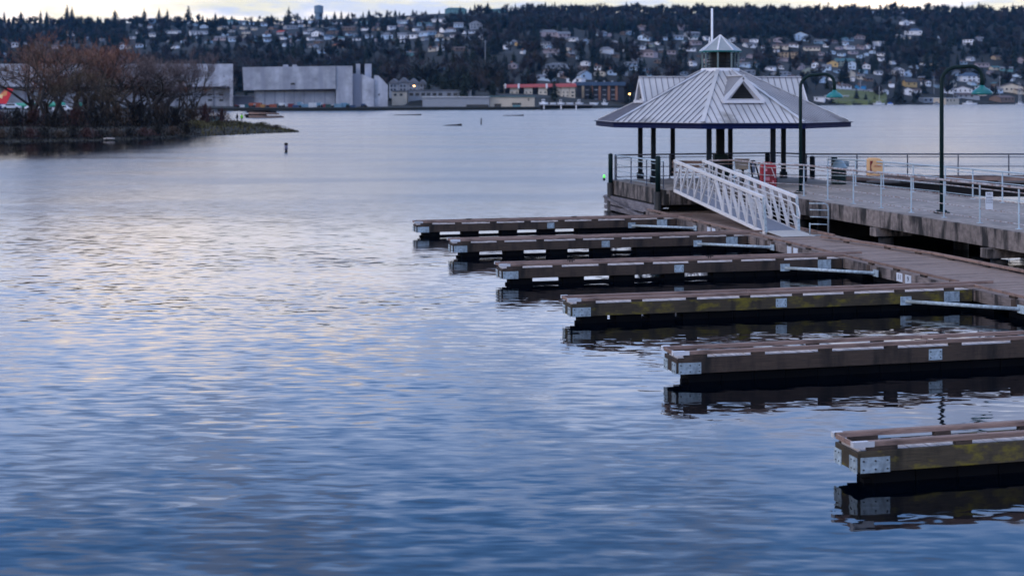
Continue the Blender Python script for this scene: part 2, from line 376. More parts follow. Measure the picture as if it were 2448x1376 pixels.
# ---- railings
def railing(name, label, pts, h, nr, post_sp, m_top, m_bar, m_post, r=.022, rt=.03, local=True, tilt_first=False, group='railings of the pier'):
    rl = thing(name, label, 'railing', (OX, OY, ZD) if local else (0, 0, ZD), TH if local else 0, group)
    P = [Vector((p[0], p[1], 0)) for p in pts]
    MB().tube([p + Vector((0, 0, h)) for p in P], rt, 8).build('handrail', m_top, rl, smooth=True)
    for i in range(nr):
        z = h*(.12 + .76*i/(nr-1)) if nr > 1 else h/2
        MB().tube([p + Vector((0, 0, z)) for p in P], r*.62, 6).build('rail_bar', m_bar, rl, smooth=True)
    for i in range(len(P)-1):
        L_ = (P[i+1]-P[i]).length; n = max(1, round(L_/post_sp))
        for j in range(n + (1 if i == len(P)-2 else 0)):
            q = P[i] + (P[i+1]-P[i])*(j/n)
            MB().tube([q + Vector((0, 0, .012)), q + Vector((0, 0, h-.01))], r*1.15, 8).box(q.x-.07, q.x+.07, q.y-.07, q.y+.07, .001, .013).build('post', m_post, rl, smooth=False)
    return rl
railing('pier_railing', 'pale blue near railing along the pier edge with rusty top rail, carrying the white sign', [(14.55, -6), (14.3, 17.7), (14.24, 31.0), (13.3, 32.4), (13.3, 35.3), (12.2, 35.3)], 1.15, 4, 1.78, RAILR, RAILR, RAILB, rt=.036)
railing('pier_railing', 'blue far-side railing of the pier, behind the near one, with the yellow cabinet on it', [(19.85, -6), (19.5, 30), (19.0, 36.0), (18.2, 36.9)], 1.07, 4, 1.78, RAILB, RAILB, RAILB, rt=.028)
railing('platform_railing', 'dark navy railing along the far edge behind the pavilion columns and far pier arm', [(4.6, 61.6), (12.2, 64.1), (13.35, 62.6), (34, 62.6)], 1.1, 3, 2.35, RAILDK, RAILDK, RAILDK, r=.026, rt=.034, local=False)
railing('platform_railing', 'short grey-blue railing on the left platform edge between the two green posts', [(10.62, 42.2), (10.62, 36.2)], 1.1, 4, 2.2, RAILB, RAILB, RAILDK, rt=.03)
# ---- piles standing above the deck
def mooring(u, v, h, lab, m=GREEN, r=.105):
    x, y = uv(u, v)
    t = thing('mooring_pile', lab, 'post', (x, y, 0), 0)
    MB().tube([(0, 0, -3), (0, 0, ZD-.1)], r*1.5, 14).build('lower_pile', W_PILE, t, smooth=True)
    MB().lathe([(r, ZD-.1), (r, ZD+h-.04), (r*.8, ZD+h), (0.01, ZD+h+.015)], 16).build('sleeve', m, t, smooth=True)
mooring(10.28, 42.0, 1.18, 'dark green round post on the far left corner of the platform', GREEN, .10)
mooring(10.28, 35.9, 1.33, 'dark green round post immediately left of the gangway head')
mooring(18.5, 43.6, 1.1, 'black post behind the red cabinet, under the pavilion roof', DKPOST, .12)
mooring(19.7, 41.4, 1.0, 'black post beside the rightmost pavilion column', DKPOST, .12)
mooring(19.0, 37.9, 1.12, 'dark green post with a small grey box beside the dome-lidded bin', GREEN, .13)
x, y = uv(19.3, 37.6); MB().box(x-.02, x+.2, y-.06, y+.05, 2.05, 2.3).build('junction_box', DOME, None)
tag(D.objects['junction_box'], 'small blue-grey box beside the dark green post near the bin', 'box')
# nav light
x, y = uv(10.22, 42.75)
t = thing('navigation_light', 'small glowing green light on the left corner of the platform', 'light', (x, y, ZD-.05))
MB().lathe([(.05, 0), (.05, .12), (.07, .13)], 12).build('base', DKPOST, t)
MB().lathe([(.05, .13), (.055, .2), (.03, .26), (.01, .27)], 12).build('lens', GRN_E, t, smooth=True)
# ---- pavilion
PX, PY = 9.25, 61.3
pav = thing('pavilion', 'octagonal open pavilion with pale seamed metal roof and cupola on the platform', 'pavilion', (PX, PY, 0))
A0 = -90 - 16.0      # direction (deg from +X) of the front column; camera side is -Y
RC, RE, ZE, RT_, ZT = 3.6, 5.55, 3.99, .86, 6.2
def pol(r, a): return (r*math.cos(R(a)), r*math.sin(R(a)))
for i in range(8):
    x, y = pol(RC, A0+45*i)
    MB().box(x-.10, x+.10, y-.10, y+.10, ZD, ZE+.2).box(x-.15, x+.15, y-.15, y+.15, ZD, ZD+.28).build('column', DKPOST, pav, bevel=.01)
MB().box(-.17, .17, -.17, .17, ZD, 5.9).build('centre_post', DKPOST, pav, bevel=.01)
MB().box(-.30, .30, -.30, .30, ZD, ZD+1.15).build('centre_bin', GREEN, pav, bevel=.02)
ea = [pol(RE, A0+45*i) for i in range(8)]; ta = [pol(RT_, A0+45*i) for i in range(8)]
seg_ang = [A0+22.5+45*i for i in range(8)]
AP = RE*math.cos(R(22.5)); AT = RT_*math.cos(R(22.5))
SL = (ZT-ZE)/(AP-AT)
for i in range(8):
    a, b = ea[i], ea[(i+1) % 8]; c, d = ta[(i+1) % 8], ta[i]
    m = MB(); th = .05
    m.add([(*a, ZE), (*b, ZE), (*c, ZT), (*d, ZT), (*a, ZE-th), (*b, ZE-th), (*c, ZT-th), (*d, ZT-th)],
          [(0,1,2,3),(7,6,5,4),(0,4,5,1),(1,5,6,2),(2,6,7,3),(3,7,4,0)])
    rf = m.build('roof_panel', ROOFM, pav)
    # seams
    s = MB(); A = Vector((*a, ZE)); B = Vector((*b, ZE)); C_ = Vector((*c, ZT)); D_ = Vector((*d, ZT))
    mid = (A+B)/2; up = ((C_+D_)/2 - mid); n_ = (B-A).cross(up).normalized(); wv = (B-A).normalized(); half = (B-A).length/2; ht = (C_-D_).length/2
    L_ = up.length; u_ = up.normalized()
    k = -half + .12
    while k < half-.05:
        q = abs(k); top = L_ if q <= ht else L_*(half-q)/(half-ht)
        if top > .25:
            s.bar(mid + wv*k + n_*.018 - u_*.02, mid + wv*k + n_*.014 + u_*(top-.07), .018, .030, n_)
        k += .27
    s.build('seams', SEAM, rf)
    # hip flashing
    hp = MB(); hn = Vector((A.x, A.y, 0)).normalized()
    hp.bar(A + Vector((0, 0, .035)), D_ + Vector((0, 0, .035)), .17, .03)
    hp.build('hip_flashing', ROOFM, pav)
    # fascia with small corrugated lip
    f = MB(); A2 = Vector((*pol(RE+.07, A0+45*i), 0)); B2 = Vector((*pol(RE+.07, A0+45*(i+1)), 0))
    f.bar(A2 + Vector((0, 0, ZE-.15)), B2 + Vector((0, 0, ZE-.15)), .05, .20)
    pale = seg_ang[i] % 360
    f.build('fascia', BLUEF, pav)
    s2 = MB(); s2.bar(A2*1.012 + Vector((0, 0, ZE-.035)), B2*1.012 + Vector((0, 0, ZE-.035)), .09, .03)
    s2.build('gutter_lip', BLUEF, pav)
MB().lathe([(RE-.15, ZE-.24), (RE-.15, ZE-.20)], 8).build('soffit', DKPOST, pav).rotation_euler = (0, 0, R(A0))
# dormers on alternating faces
def dormer(ang):
    rz = R(ang)
    dr = D.objects.new('dormer', None); COL.objects.link(dr); dr.parent = pav; dr.rotation_euler = (0, 0, rz)   # local +x outward
    rf, zr, hw = 3.52, 5.92, .86
    zb = ZE + SL*(AP-rf)            # roof height at the gable foot
    xr = AP-(zr-ZE)/SL - .02        # where the ridge meets the roof
    m = MB(); fo = .16; sz = (zr-zb)/hw
    # two roof slopes with thickness, running back into the main roof
    for s in (1, -1):
        e0 = Vector((rf+fo, s*(hw+.12), zb-.12*sz)); r0 = Vector((rf+fo, 0, zr)); r1 = Vector((xr, 0, zr)); e1 = Vector((rf-.1, s*(hw+.12), zb-.12*sz))
        dz = Vector((0, 0, -.06))
        vs = [e0, r0, r1, e1, e0+dz, r0+dz, r1+dz, e1+dz]
        m.add(vs, [(0,1,2,3),(7,6,5,4),(0,4,5,1),(1,5,6,2),(2,6,7,3),(3,7,4,0)])
    m.build('dormer_roof', ROOFM, dr)
    s = MB()
    for sg in (1, -1):
        x = rf+fo-.18
        while x > xr+.2:
            q = 1 - (x - xr)/(rf-xr) if x < rf else 0
            t_end = max(0, min(1, (rf - x)/(rf - xr))) ; yb = sg*(hw+.10)*(1-t_end)
            zz = zr - abs(yb)*sz
            s.bar((x, sg*.03, zr-.03*sz+.02), (x, yb, zz+.02), .022, .034, (0, sg*sz, 1)); x -= .27
    s.build('seams', SEAM, dr)
    MB().bar((rf+fo, 0, zr+.02), (xr, 0, zr+.02), .16, .03).build('ridge_cap', FLASH, dr)
    g = MB(); x0 = rf-.02
    # triangular gable: pale frame boards, black louvre
    for sg in (1, -1):
        g.bar((rf+fo-.02, sg*.05, zr-.14), (rf+fo-.02, sg*(hw+.05), zb-.0), .05, .17, (0, sg*1, 1.2))
    g.box(rf+fo-.12, rf+fo+.06, -hw-.02, hw+.02, zb-.03, zb+.09)
    g.build('gable_trim', FLASH, dr)
    tri = [(0, 1, 2), (5, 4, 3), (0, 3, 4, 1), (1, 4, 5, 2), (2, 5, 3, 0)]
    MB().add([(x0, -hw, zb), (x0, hw, zb), (x0, 0, zr-.06), (x0-.06, -hw, zb), (x0-.06, hw, zb), (x0-.06, 0, zr-.06)], tri).build('gable_panel', FLASH, dr)
    x1 = x0+.03; lv = MB().add([(x1, -.50, zb+.16), (x1, .50, zb+.16), (x1, 0, zb+.80), (x1-.02, -.50, zb+.16), (x1-.02, .50, zb+.16), (x1-.02, 0, zb+.80)], tri).build('louvre', BLACK, dr)
    for q in range(5):
        z_ = zb+.20+q*.11; w_ = .50*(1-(z_-zb-.16)/.64)-.03
        if w_ > .04: MB().box(x1+.002, x1+.02, -w_, w_, z_, z_+.025).build('louvre_blade', DKPOST, lv)
for a in (6.5, 96.5, -83.5, 186.5): dormer(-90+a)
# cupola
zc = ZT-.03
MB().lathe([(.98, zc-.10), (.90, zc+.0), (.84, zc+.14)], 8).build('cupola_base', FLASH, pav).rotation_euler = (0, 0, R(A0))
cup = D.objects.new('cupola', None); COL.objects.link(cup); cup.parent = pav; cup.rotation_euler = (0, 0, R(A0))
for i in range(8):
    x, y = pol(.80, 45*i)
    MB().box(x-.035, x+.035, y-.035, y+.035, zc+.13, zc+.87).build('cupola_post', mat('sage_trim_paint', (.10, .15, .16), .5), cup)
MB().lathe([(.45, zc+.10), (.45, zc+.86)], 8).build('cupola_core', BLACK, cup)
for i in range(8):
    if i in (0, 6, 7):
        a = Vector(pol(.72, 45*i)); b = Vector(pol(.72, 45*(i+1)))
        for z in (.24, .38, .52): MB().bar((*a, zc+z), (*b, zc+z), .03, .04).build('louvre_slat', TAN if i == 6 else DKPOST, cup)
CG = mat('pale_green_glazing', (.25, .29, .32), .3, .15, 2)
MB().lathe([(.95, zc+.85), (.97, zc+.905)], 8).build('cupola_eave', TEAL, cup)
MB().lathe([(.93, zc+.907), (.02, zc+1.60)], 8).build('cupola_roof', CG, cup)
for i in range(8):
    a = pol(.92, 45*i); MB().bar((*a, zc+.925), (0, 0, zc+1.62), .065, .035).build('cupola_rib', FLASH, cup)
mast = thing('mast', 'slender white mast rising behind the left of the pavilion cupola', 'mast', (PX-.18, PY+1.3, 0))
MB().tube([(0, 0, 5.6), (0, 0, 9.05)], [.055, .045], 10).build('pole', WHITE, mast, smooth=True)
MB().tube([(-.14, 0, 7.4), (-.10, 0, 7.75)], .03, 8).tube([(-.14, 0, 7.6), (0, 0, 7.5)], .02, 6).build('bracket', WHITE, mast)
# ---- gangway
gw = thing('gangway', 'white aluminium truss gangway sloping from the platform down to the floating walkway', 'gangway', (OX, OY, 0), TH)
V0, V1 = 35.2, 26.6; ZG0, ZG1 = ZD+.02, .50; GU0, GU1 = 10.72, 11.92
def gz(v): return ZG0 + (ZG1-ZG0)*(V0-v)/(V0-V1)
HT = 1.14
NP = 12
for ui, U_ in enumerate((GU0, GU1)):
    sd = -1 if ui == 0 else 1
    MB().bar((U_, V0, gz(V0)-.03), (U_, V1, gz(V1)-.03), .09, .11).build('bottom_chord', TRUSSM, gw, bevel=.008)
    MB().bar((U_, V0, gz(V0)+HT), (U_, V1+.15, gz(V1+.15)+HT), .10, .11).build('top_chord', TRUSSM, gw, bevel=.008)
    vs = [V0 + (V1+.1-V0)*i/NP for i in range(NP+1)]
    for i, v_ in enumerate(vs):
        MB().bar((U_, v_, gz(v_)+.02), (U_, v_, gz(v_)+HT-.05), .045, .045).build('truss_vertical', TRUSSM, gw)
        if i < NP:
            w_ = vs[i+1]
            if i < NP/2: a, b = (U_, v_, gz(v_)+.03), (U_, w_, gz(w_)+HT-.06)
            else: a, b = (U_, v_, gz(v_)+HT-.06), (U_, w_, gz(w_)+.03)
            MB().bar(a, b, .05, .065 if i < NP/2 else .095, (1, 0, 0)).build('truss_diagonal', TRUSSM, gw)
    iu = U_ - sd*.10
    for h in ((.22, .36, .50, .64, .78) if ui else (.3, .55)):
        MB().tube([(iu, V0-.1, gz(V0-.1)+h), (iu, V1+.2, gz(V1+.2)+h)], .014, 6).build('mid_rail', TRUSSM, gw, smooth=True)
    e = V1+.12
    MB().tube([(iu, V0+.1, gz(V0)+.93), (iu, e, gz(e)+.93), (iu, e-.28, gz(e)+.84), (iu, e-.40, gz(e)+.62), (iu, e-.40, gz(e)+.46), (iu, e-.12, gz(e)+.50), (iu, e+.1, gz(e)+.56)], .026, 8).build('handrail', TRUSSM, gw, smooth=True)
    MB().bar((U_, V1+.15, gz(V1)+HT), (U_, V1-.02, gz(V1)+.0), .07, .08).build('end_strut', GALV, gw)
m = MB()
for i in range(60):
    va = V0 - (V0-V1)*i/60; vb = V0 - (V0-V1)*(i+.92)/60
    m.add([(GU0+.06, va, gz(va)+.03), (GU1-.06, va, gz(va)+.03), (GU1-.06, vb, gz(vb)+.03), (GU0+.06, vb, gz(vb)+.03), (GU0+.06, va, gz(va)), (GU1-.06, va, gz(va)), (GU1-.06, vb, gz(vb)), (GU0+.06, vb, gz(vb))],
          [(3,2,1,0),(4,5,6,7),(0,1,5,4),(1,2,6,5),(2,3,7,6),(3,0,4,7)])
m.build('deck_grating', GRATE, gw)
MB().add([(GU0+.04, V1+.05, ZG1+.05), (GU1+.02, V1+.05, ZG1+.05), (GU1+.10, V1-1.05, .458), (GU0+.10, V1-1.05, .458), (GU0+.04, V1+.05, ZG1+.02), (GU1+.02, V1+.05, ZG1+.02), (GU1+.10, V1-1.05, .446), (GU0+.10, V1-1.05, .446)],
         [(3,2,1,0),(4,5,6,7),(0,1,5,4),(1,2,6,5),(2,3,7,6),(3,0,4,7)]).build('landing_plate', mat('pale_landing_plate', (.52, .50, .48), .6, .12, 8), gw)
# ---- walkway ladder rail
x, y = uv(12.25, 25.7)
lr = thing('grab_rail', 'galvanised grab rail with four bars standing at the walkway edge right of the gangway foot', 'rail', (x, y, .45), R(4))
MB().tube([(-.36, 0, 1.06), (.16, 0, 1.05), (.25, 0, 1.0), (.28, 0, .88), (.28, 0, 0)], .026, 8).build('frame_tube', GALV, lr, smooth=True)
MB().tube([(-.34, 0, 0), (-.34, 0, .42)], .022, 8).build('frame_tube', GALV, lr, smooth=True)
for z in (.38, .62, .85): MB().tube([(-.34, 0, z), (.28, 0, z-.02)], .018, 8).build('bar', GALV, lr, smooth=True)
MB().box(-.36, .02, -.04, .04, 0, .02).build('foot', GALV, lr)
# ---- lamps
def lamp(u, v, lab, ztop, rch):
    x, y = uv(u, v)
    t = thing('lamp_post', lab, 'street lamp', (x, y, ZD), 0, 'gooseneck lamp posts on the pier')
    H = ztop-ZD
    MB().box(-.2, .2, -.2, .2, 0, .06).box(-.13, .13, -.13, .13, .06, .11).build('base_plate', GREEN, t, bevel=.01)
    pts = [(0, 0, .1), (0, 0, H-1.0), (0, 0, H-.55)]
    for a in np.linspace(180, 100, 7)[1:]: pts.append((.48+.48*math.cos(R(a)), 0, H-.50+.47*math.sin(R(a))))
    pts.append((rch-.40, 0, H)); 
    for a in np.linspace(80, 0, 6): pts.append((rch-.36+.36*math.cos(R(a)), 0, H-.38+.38*math.sin(R(a))))
    pts.append((rch, 0, H-.62))
    MB().tube(pts, [.065]*2 + [.062]*(len(pts)-2), 12).build('pole', GREEN, t, smooth=True)
    sh = MB().lathe([(.06, H-.60), (.10, H-.66), (.20, H-.72), (.30, H-.80), (.33, H-.86), (.31, H-.90), (.2, H-.88)], 24, (rch, 0, 0)).build('lamp_shade', TEAL, t, smooth=True)
    MB().lathe([(.17, H-.90), (.12, H-.94), (.02, H-.95)], 16, (rch, 0, 0)).build('lamp_glass', WHITE, sh, smooth=True)
lamp(14.78, 32.4, 'dark green gooseneck lamp post in front of the pavilion roof', 5.9, 1.30)
lamp(15.05, 22.9, 'taller-looking dark green gooseneck lamp post standing alone at the right of the pier', 6.0, 1.28)
# ---- things on the pier
x, y = 13.84, 58.4
t = thing('litter_bin', 'dark green litter bin with grey-blue dome lid on the platform', 'litter bin', (x, y, ZD))
MB().lathe([(.30, 0), (.31, .04), (.31, .64), (.30, .68)], 8).build('body', GREEN, t, bevel=.01)
MB().lathe([(.34, .68), (.34, .72), (.25, .86), (.20, .95), (.10, 1.02), (.01, 1.04)], 20).build('dome_lid', DOME, t, smooth=True)
x, y = atp(1836, 56.2), 56.2
t = thing('life_jacket_cabinet', 'dark red rounded cabinet standing behind the near railing', 'cabinet', (x, y, ZD))
poly = [(-.30, 0), (.30, 0), (.30, .86), (.24, .98), (.12, 1.03), (-.12, 1.03), (-.24, .98), (-.30, .86)]
m = MB(); n = len(poly)
m.add([(a, -.22, b) for a, b in poly] + [(a, .22, b) for a, b in poly], [tuple(range(n)), tuple(range(2*n-1, n-1, -1))] + [(i, n+i, n+(i+1) % n, (i+1) % n) for i in range(n)])
m.build('body', RED, t, bevel=.02)
MB().box(-.26, .26, -.245, -.222, .10, .84).build('door', mat('dark_red_door', (.20, .004, .015), .5, .3, 3), t, bevel=.008)
for a, b, c, d in ((-.2, -.08, .68, .78), (-.16, .02, .30, .44), (.12, .2, .2, .3)): MB().box(a, b, -.252, -.247, c, d).build('decal', PINK, t)
MB().bar((.10, -.27, .8), (.24, -.27, .42), .05, .02).build('strap', WHITE, t)
# yellow life ring cabinet on the far rail
v_ = 34.6; x, y = uv(19.12, v_)
t = thing('life_ring_cabinet', 'faded yellow rounded cabinet hanging on the far railing, with a dark red webbing patch', 'cabinet', (x, y-.05, 1.85), 0)
poly = [(-.34, .03), (-.30, 0), (.28, 0), (.33, .06), (.34, .5), (.28, .62), (.16, .70), (0, .73), (-.25, .72), (-.33, .68)]
m = MB(); n = len(poly)
m.add([(a, -.10, b) for a, b in poly] + [(a, .10, b) for a, b in poly], [tuple(range(n)), tuple(range(2*n-1, n-1, -1))] + [(i, n+i, n+(i+1) % n, (i+1) % n) for i in range(n)])
m.build('body', CREAM, t, bevel=.03)
pr = [(-.24, .60), (-.12, .60), (-.14, .52), (-.19, .44), (-.20, .34), (-.17, .22), (-.10, .14), (-.14, .08), (-.23, .08)]
m = MB(); n = len(pr); m.add([(a, -.112, b) for a, b in pr] + [(a, -.104, b) for a, b in pr], [tuple(range(n)), tuple(range(2*n-1, n-1, -1))] + [(i, n+i, n+(i+1) % n, (i+1) % n) for i in range(n)])
m.build('webbing_patch', CRIM, t)
text('LIFE RING', .072, REDINK, t, (.06, -.108, .38), (R(90), 0, 0))
# notice on the near railing
X_, Y_ = atp(2362, 39.3), 39.3
t = thing('notice_sign', 'narrow white notice with faded dark lettering fixed to the near railing', 'sign', (X_, Y_-.1, 1.83), 0)
MB().box(-.105, .105, -.005, .005, 0, .50).build('panel', SIGNW, t, bevel=.004)
for s_, z, sz in (('NO', .44, .075), ('JUMPING', .34, .042), ('OR DIVING', .265, .040), ('FROM PIER', .20, .038)): text(s_, sz, INK, t, (0, -.008, z), (R(90), 0, 0))
# interpretive signs and bench on the platform
x, y = atp(1776, 58.5), 58.5
t = thing('display_board', 'tan tilted display board on a pedestal right of the middle pavilion columns', 'sign', (x, y, ZD), R(-6))
MB().bar((0, 0, .0), (0, 0, .62), .09, .09).bar((0, 0, .6), (0, .02, .68), .3, .06).build('pedestal', DKPOST, t)
m = MB(); m.add([(-.32, -.18, .68), (.32, -.18, .68), (.28, .22, 1.02), (-.34, .22, 1.02), (-.32, -.15, .63), (.32, -.15, .63), (.28, .25, .97), (-.34, .25, .97)], [(0,1,2,3),(7,6,5,4),(0,4,5,1),(1,5,6,2),(2,6,7,3),(3,7,4,0)])
m.build('panel', TAN, t, bevel=.01); MB().bar((-.34, .23, 1.04), (.30, .23, 1.04), .05, .05).build('hood', W_RAIL, t)
x, y = atp(1801, 58.0), 58.0
t = thing('folding_easel', 'dark leaning A-shaped easel immediately right of the tan display board', 'stand', (x, y, ZD))
MB().bar((-.02, -.1, 0.05), (-.12, 0, 1.0), .05, .05).bar((.3, -.1, .05), (.04, 0, 1.02), .06, .06).bar((-.1, 0, 1.0), (.06, 0, 1.0), .05, .06).bar((0, -.06, .45), (.2, -.06, .45), .04, .04).build('frame', DKPOST, t)
MB().bar((-.02, .02, .5), (-.02, .02, .95), .2, .02).build('panel', GRATE, t)
x, y = atp(1648, 59.5), 59.5
t = thing('bench', 'brown slatted bench on the platform behind the head of the gangway', 'bench', (x, y, ZD), R(-8))
for yy in (-.18, 0, .18): MB().box(-.75, .75, yy-.07, yy+.07, .42, .46).build('seat_slat', W_RAIL, t)
for z in (.62, .8): MB().box(-.75, .75, .27, .31, z, z+.13).build('back_slat', W_RAIL, t)
for xx in (-.6, .6): MB().box(xx-.03, xx+.03, -.22, .25, .0, .42).box(xx-.03, xx+.03, .24, .268, .42, .9).build('bench_support', WHITE, t)
# ================================================================ WATER OBJECTS
t = thing('channel_marker', 'stubby dark post with a pale band standing in open water on the left', 'post', (atp(684, 128), 128, 0))
MB().lathe([(.13, -2), (.13, .16)], 12).build('pile', W_PILE, t, smooth=True)
MB().lathe([(.15, .16), (.15, .62)], 12).build('band', mat('faded_violet_band', (.12, .12, .2), .6), t, smooth=True)
MB().lathe([(.17, .62), (.17, .80), (.05, .84)], 12).build('cap', W_DARK, t, smooth=True)
t = thing('stake', 'thin leaning stake standing in the water right of the floating log', 'post', (atp(1149, 262), 262, 0))
MB().tube([(0, 0, -2), (.12, 0, .6), (.16, 0, 1.2)], [.14, .11, .07], 8).build('pole', W_DARK, t)
def log_(px0, px1, py, lab, r=.16, taper=.5):
    d = 5*F/(py-HY); a, b = atp(px0, d), atp(px1, d)
    t = thing('floating_log', lab, 'log', ((a+b)/2, d, 0)); h = (b-a)/2
    MB().tube([(-h, .3, -.05), (-h*.3, .1, .0), (h*.5, 0, .06), (h, -.1, .14)], [r*taper, r*.9, r, r*1.1], 8).build('trunk', W_DARK, t, smooth=True)
    MB().tube([(h*.7, 0, .2), (h*.9, 0, .34)], .06, 6).build('branch_stub', W_DARK, t)
log_(1058, 1104, 300.5, 'short dark log with a raised right end, floating nearest to the leaning stake', .2)
log_(942, 1007, 275.5, 'long thin half-sunk log floating in front of the coloured yard vehicles', .22, 1)
log_(1203, 1252, 277, 'thin half-sunk log floating in front of the red roofed apartments', .2, 1)
# ================================================================ TERRAIN
def lerp(x, xs, ys): return float(np.interp(x, xs, ys))
def shore(p): return lerp(p, [-600, 700, 1300, 1500, 1900, 2448, 3100], [520, 522, 585, 700, 905, 1090, 1180])
def dflat(p): return lerp(p, [-600, 850, 1000, 1300, 1500, 1900, 2448, 3100], [800, 790, 650, 650, 730, 930, 1110, 1200])
def dridge(p): return lerp(p, [-600, 1000, 2448, 3100], [2250, 2250, 2200, 2200])
def yridge(p): return lerp(p, [-600, 0, 300, 600, 900, 1050, 1150, 1300, 1600, 1900, 2448, 3100], [58, 54, 52, 48, 44, 38, 36, 34, 31, 28, 27, 30])
def ground(p, d):
    s = shore(p)
    if d < s: return -4.0
    z0 = lerp(d, [s, s+6, s+500], [1.1, 1.2, 1.4]); f = dflat(p); r = dridge(p)
    if d <= f: return z0
    zr = zat(yridge(p), r)
    t = (d-f)/(r-f)
    if t <= 1:
        h = .55*t**1.25 + .45*(t - .06*math.sin(t*19+p*.004))
        return z0 + (zr-z0)*h + 5.0*min(1, t*4)*(1-t)*mnoise.noise(Vector((p*.006, d*.006, 0)))
    return zr - (d-r)*.09
m = MB(); PS = list(np.linspace(-900, 3400, 174)); NS = 92
verts = []
for p in PS:
    s = shore(p)
    ds = [s-3, s-.5, s] + list(s + (2900-s)*(np.linspace(0, 1, NS)**1.25))[1:]
    for d in ds: verts.append((atp(p, d), d, ground(p, d) if d >= s else -4.0))
nn = len(ds); fs = []
for i in range(len(PS)-1):
    for j in range(nn-1): fs.append((i*nn+j, (i+1)*nn+j, (i+1)*nn+j+1, i*nn+j+1))
m.add(verts, fs)
hill = m.build('hillside', mat('hillside_undergrowth', (.006, .011, .012), .95, .5, .02, col2=(.011, .013, .012)), None, smooth=True)
tag(hill, kind='structure')
# lake bed ground + water
MB().box(-4000, 4000, -60, 3200, -5.2, -5.0).build('ground', mat('lake_bed_mud', (.03, .03, .025), .9), None)
tag(D.objects['ground'], kind='structure')
def water_mat():
    m, nt, b = nmat('lake_water'); N = nt.nodes; L = nt.links
    b.inputs['Base Color'].default_value = (.0003, .0015, .004, 1)
    b.inputs['Roughness'].default_value = .035; b.inputs['IOR'].default_value = 1.333
    b.inputs['Specular Tint'].default_value = (.86, .95, 1, 1)
    g = N.new('ShaderNodeNewGeometry')
    def math_(op, a, c=None, d=None):
        n = N.new('ShaderNodeMath'); n.operation = op
        for i, s in enumerate((a, c, d)):
            if s is None: continue
            if isinstance(s, (int, float)): n.inputs[i].default_value = s
            else: L.new(s, n.inputs[i])
        return n.outputs[0]
    def layer(lx, ly, amp, rot=0, det=2, seed=0):
        mp = N.new('ShaderNodeMapping'); mp.inputs['Rotation'].default_value = (0, 0, R(rot)); mp.inputs['Scale'].default_value = (1/lx, 1/ly, 1)
        mp.inputs['Location'].default_value = (seed, seed*1.7, seed*.3)
        L.new(g.outputs['Position'], mp.inputs[0])
        n = N.new('ShaderNodeTexNoise'); n.inputs['Scale'].default_value = 1; n.inputs['Detail'].default_value = det; n.inputs['Roughness'].default_value = .5; n.inputs['Distortion'].default_value = .35
        L.new(mp.outputs[0], n.inputs['Vector'])
        sp = N.new('ShaderNodeSeparateColor'); L.new(n.outputs['Color'], sp.inputs[0])
        return [math_('MULTIPLY', math_('SUBTRACT', sp.outputs[0], .5), amp*.5), math_('MULTIPLY', math_('SUBTRACT', sp.outputs[1], .5), amp)]
    sep = N.new('ShaderNodeSeparateXYZ'); L.new(g.outputs['Position'], sep.inputs[0]); X, Y = sep.outputs[0], sep.outputs[1]
    def mr(src, a, b_, c, d):
        n = N.new('ShaderNodeMapRange'); n.interpolation_type = 'SMOOTHSTEP'
        for i, q in enumerate((a, b_, c, d)): n.inputs[i+1].default_value = q
        L.new(src, n.inputs[0]); return n.outputs[0]
    # exposure to wind: sheltered between the finger docks, open to the left and beyond
    un = math_('ADD', math_('MULTIPLY', math_('SUBTRACT', X, OX), CU), math_('MULTIPLY', math_('SUBTRACT', Y, OY), SU))
    shelter = mr(un, -4.5, 1.5, .85, .45)
    farr = mr(Y, 34, 70, 1.0, .72)
    far2 = mr(Y, 90, 300, 1.0, 1.5)
    pt = N.new('ShaderNodeTexNoise'); pt.inputs['Scale'].default_value = 1; mp = N.new('ShaderNodeMapping'); mp.inputs['Scale'].default_value = (1/26, 1/9, 1)
    L.new(g.outputs['Position'], mp.inputs[0]); L.new(mp.outputs[0], pt.inputs['Vector']); pt.inputs['Detail'].default_value = 3
    lm = math_('MULTIPLY', math_('MULTIPLY', mr(X, -26, -46, 0, 1), mr(Y, 96, 124, 0, 1)), mr(Y, 166, 190, 1, 0))
    patch = mr(pt.outputs['Fac'], .35, .65, .6, 1.25)
    lee0 = math_('SUBTRACT', 1, math_('MULTIPLY', .75, lm))
    patch = math_('MULTIPLY', math_('MULTIPLY', patch, lee0), mr(Y, 12, 34, .58, .95))
    lee = math_('SUBTRACT', 1, math_('MULTIPLY', .8, lm))
    rgh = math_('MULTIPLY', math_('MULTIPLY', mr(Y, 27, 78, .03, .24), lee), mr(pt.outputs['Fac'], 0.38, .62, .85, 1.1)); L.new(rgh, b.inputs['Roughness'])
    A = math_('MULTIPLY', math_('MULTIPLY', shelter, math_('MULTIPLY', farr, far2)), patch)
    ls = [layer(3.0, 1.0, .055, 4, 1, 3.1), layer(.62, .19, .25, -5, 1, 9.7), layer(.34, .10, .12, 9, 1, 21.3)]
    sx = math_('ADD', math_('ADD', ls[0][0], ls[1][0]), ls[2][0]); sy = math_('ADD', math_('ADD', ls[0][1], ls[1][1]), ls[2][1])
    cb = N.new('ShaderNodeCombineXYZ'); L.new(math_('MULTIPLY', sx, A), cb.inputs[0]); L.new(math_('MULTIPLY', sy, A), cb.inputs[1]); cb.inputs[2].default_value = 1
    nv = N.new('ShaderNodeVectorMath'); nv.operation = 'NORMALIZE'; L.new(cb.outputs[0], nv.inputs[0])
    L.new(nv.outputs[0], b.inputs['Normal'])
    return m
wat = MB().add([(-3800, -50, 0), (3800, -50, 0), (3800, 3100, 0), (-3800, 3100, 0)], [(0, 1, 2, 3)]).build('water', water_mat(), None)
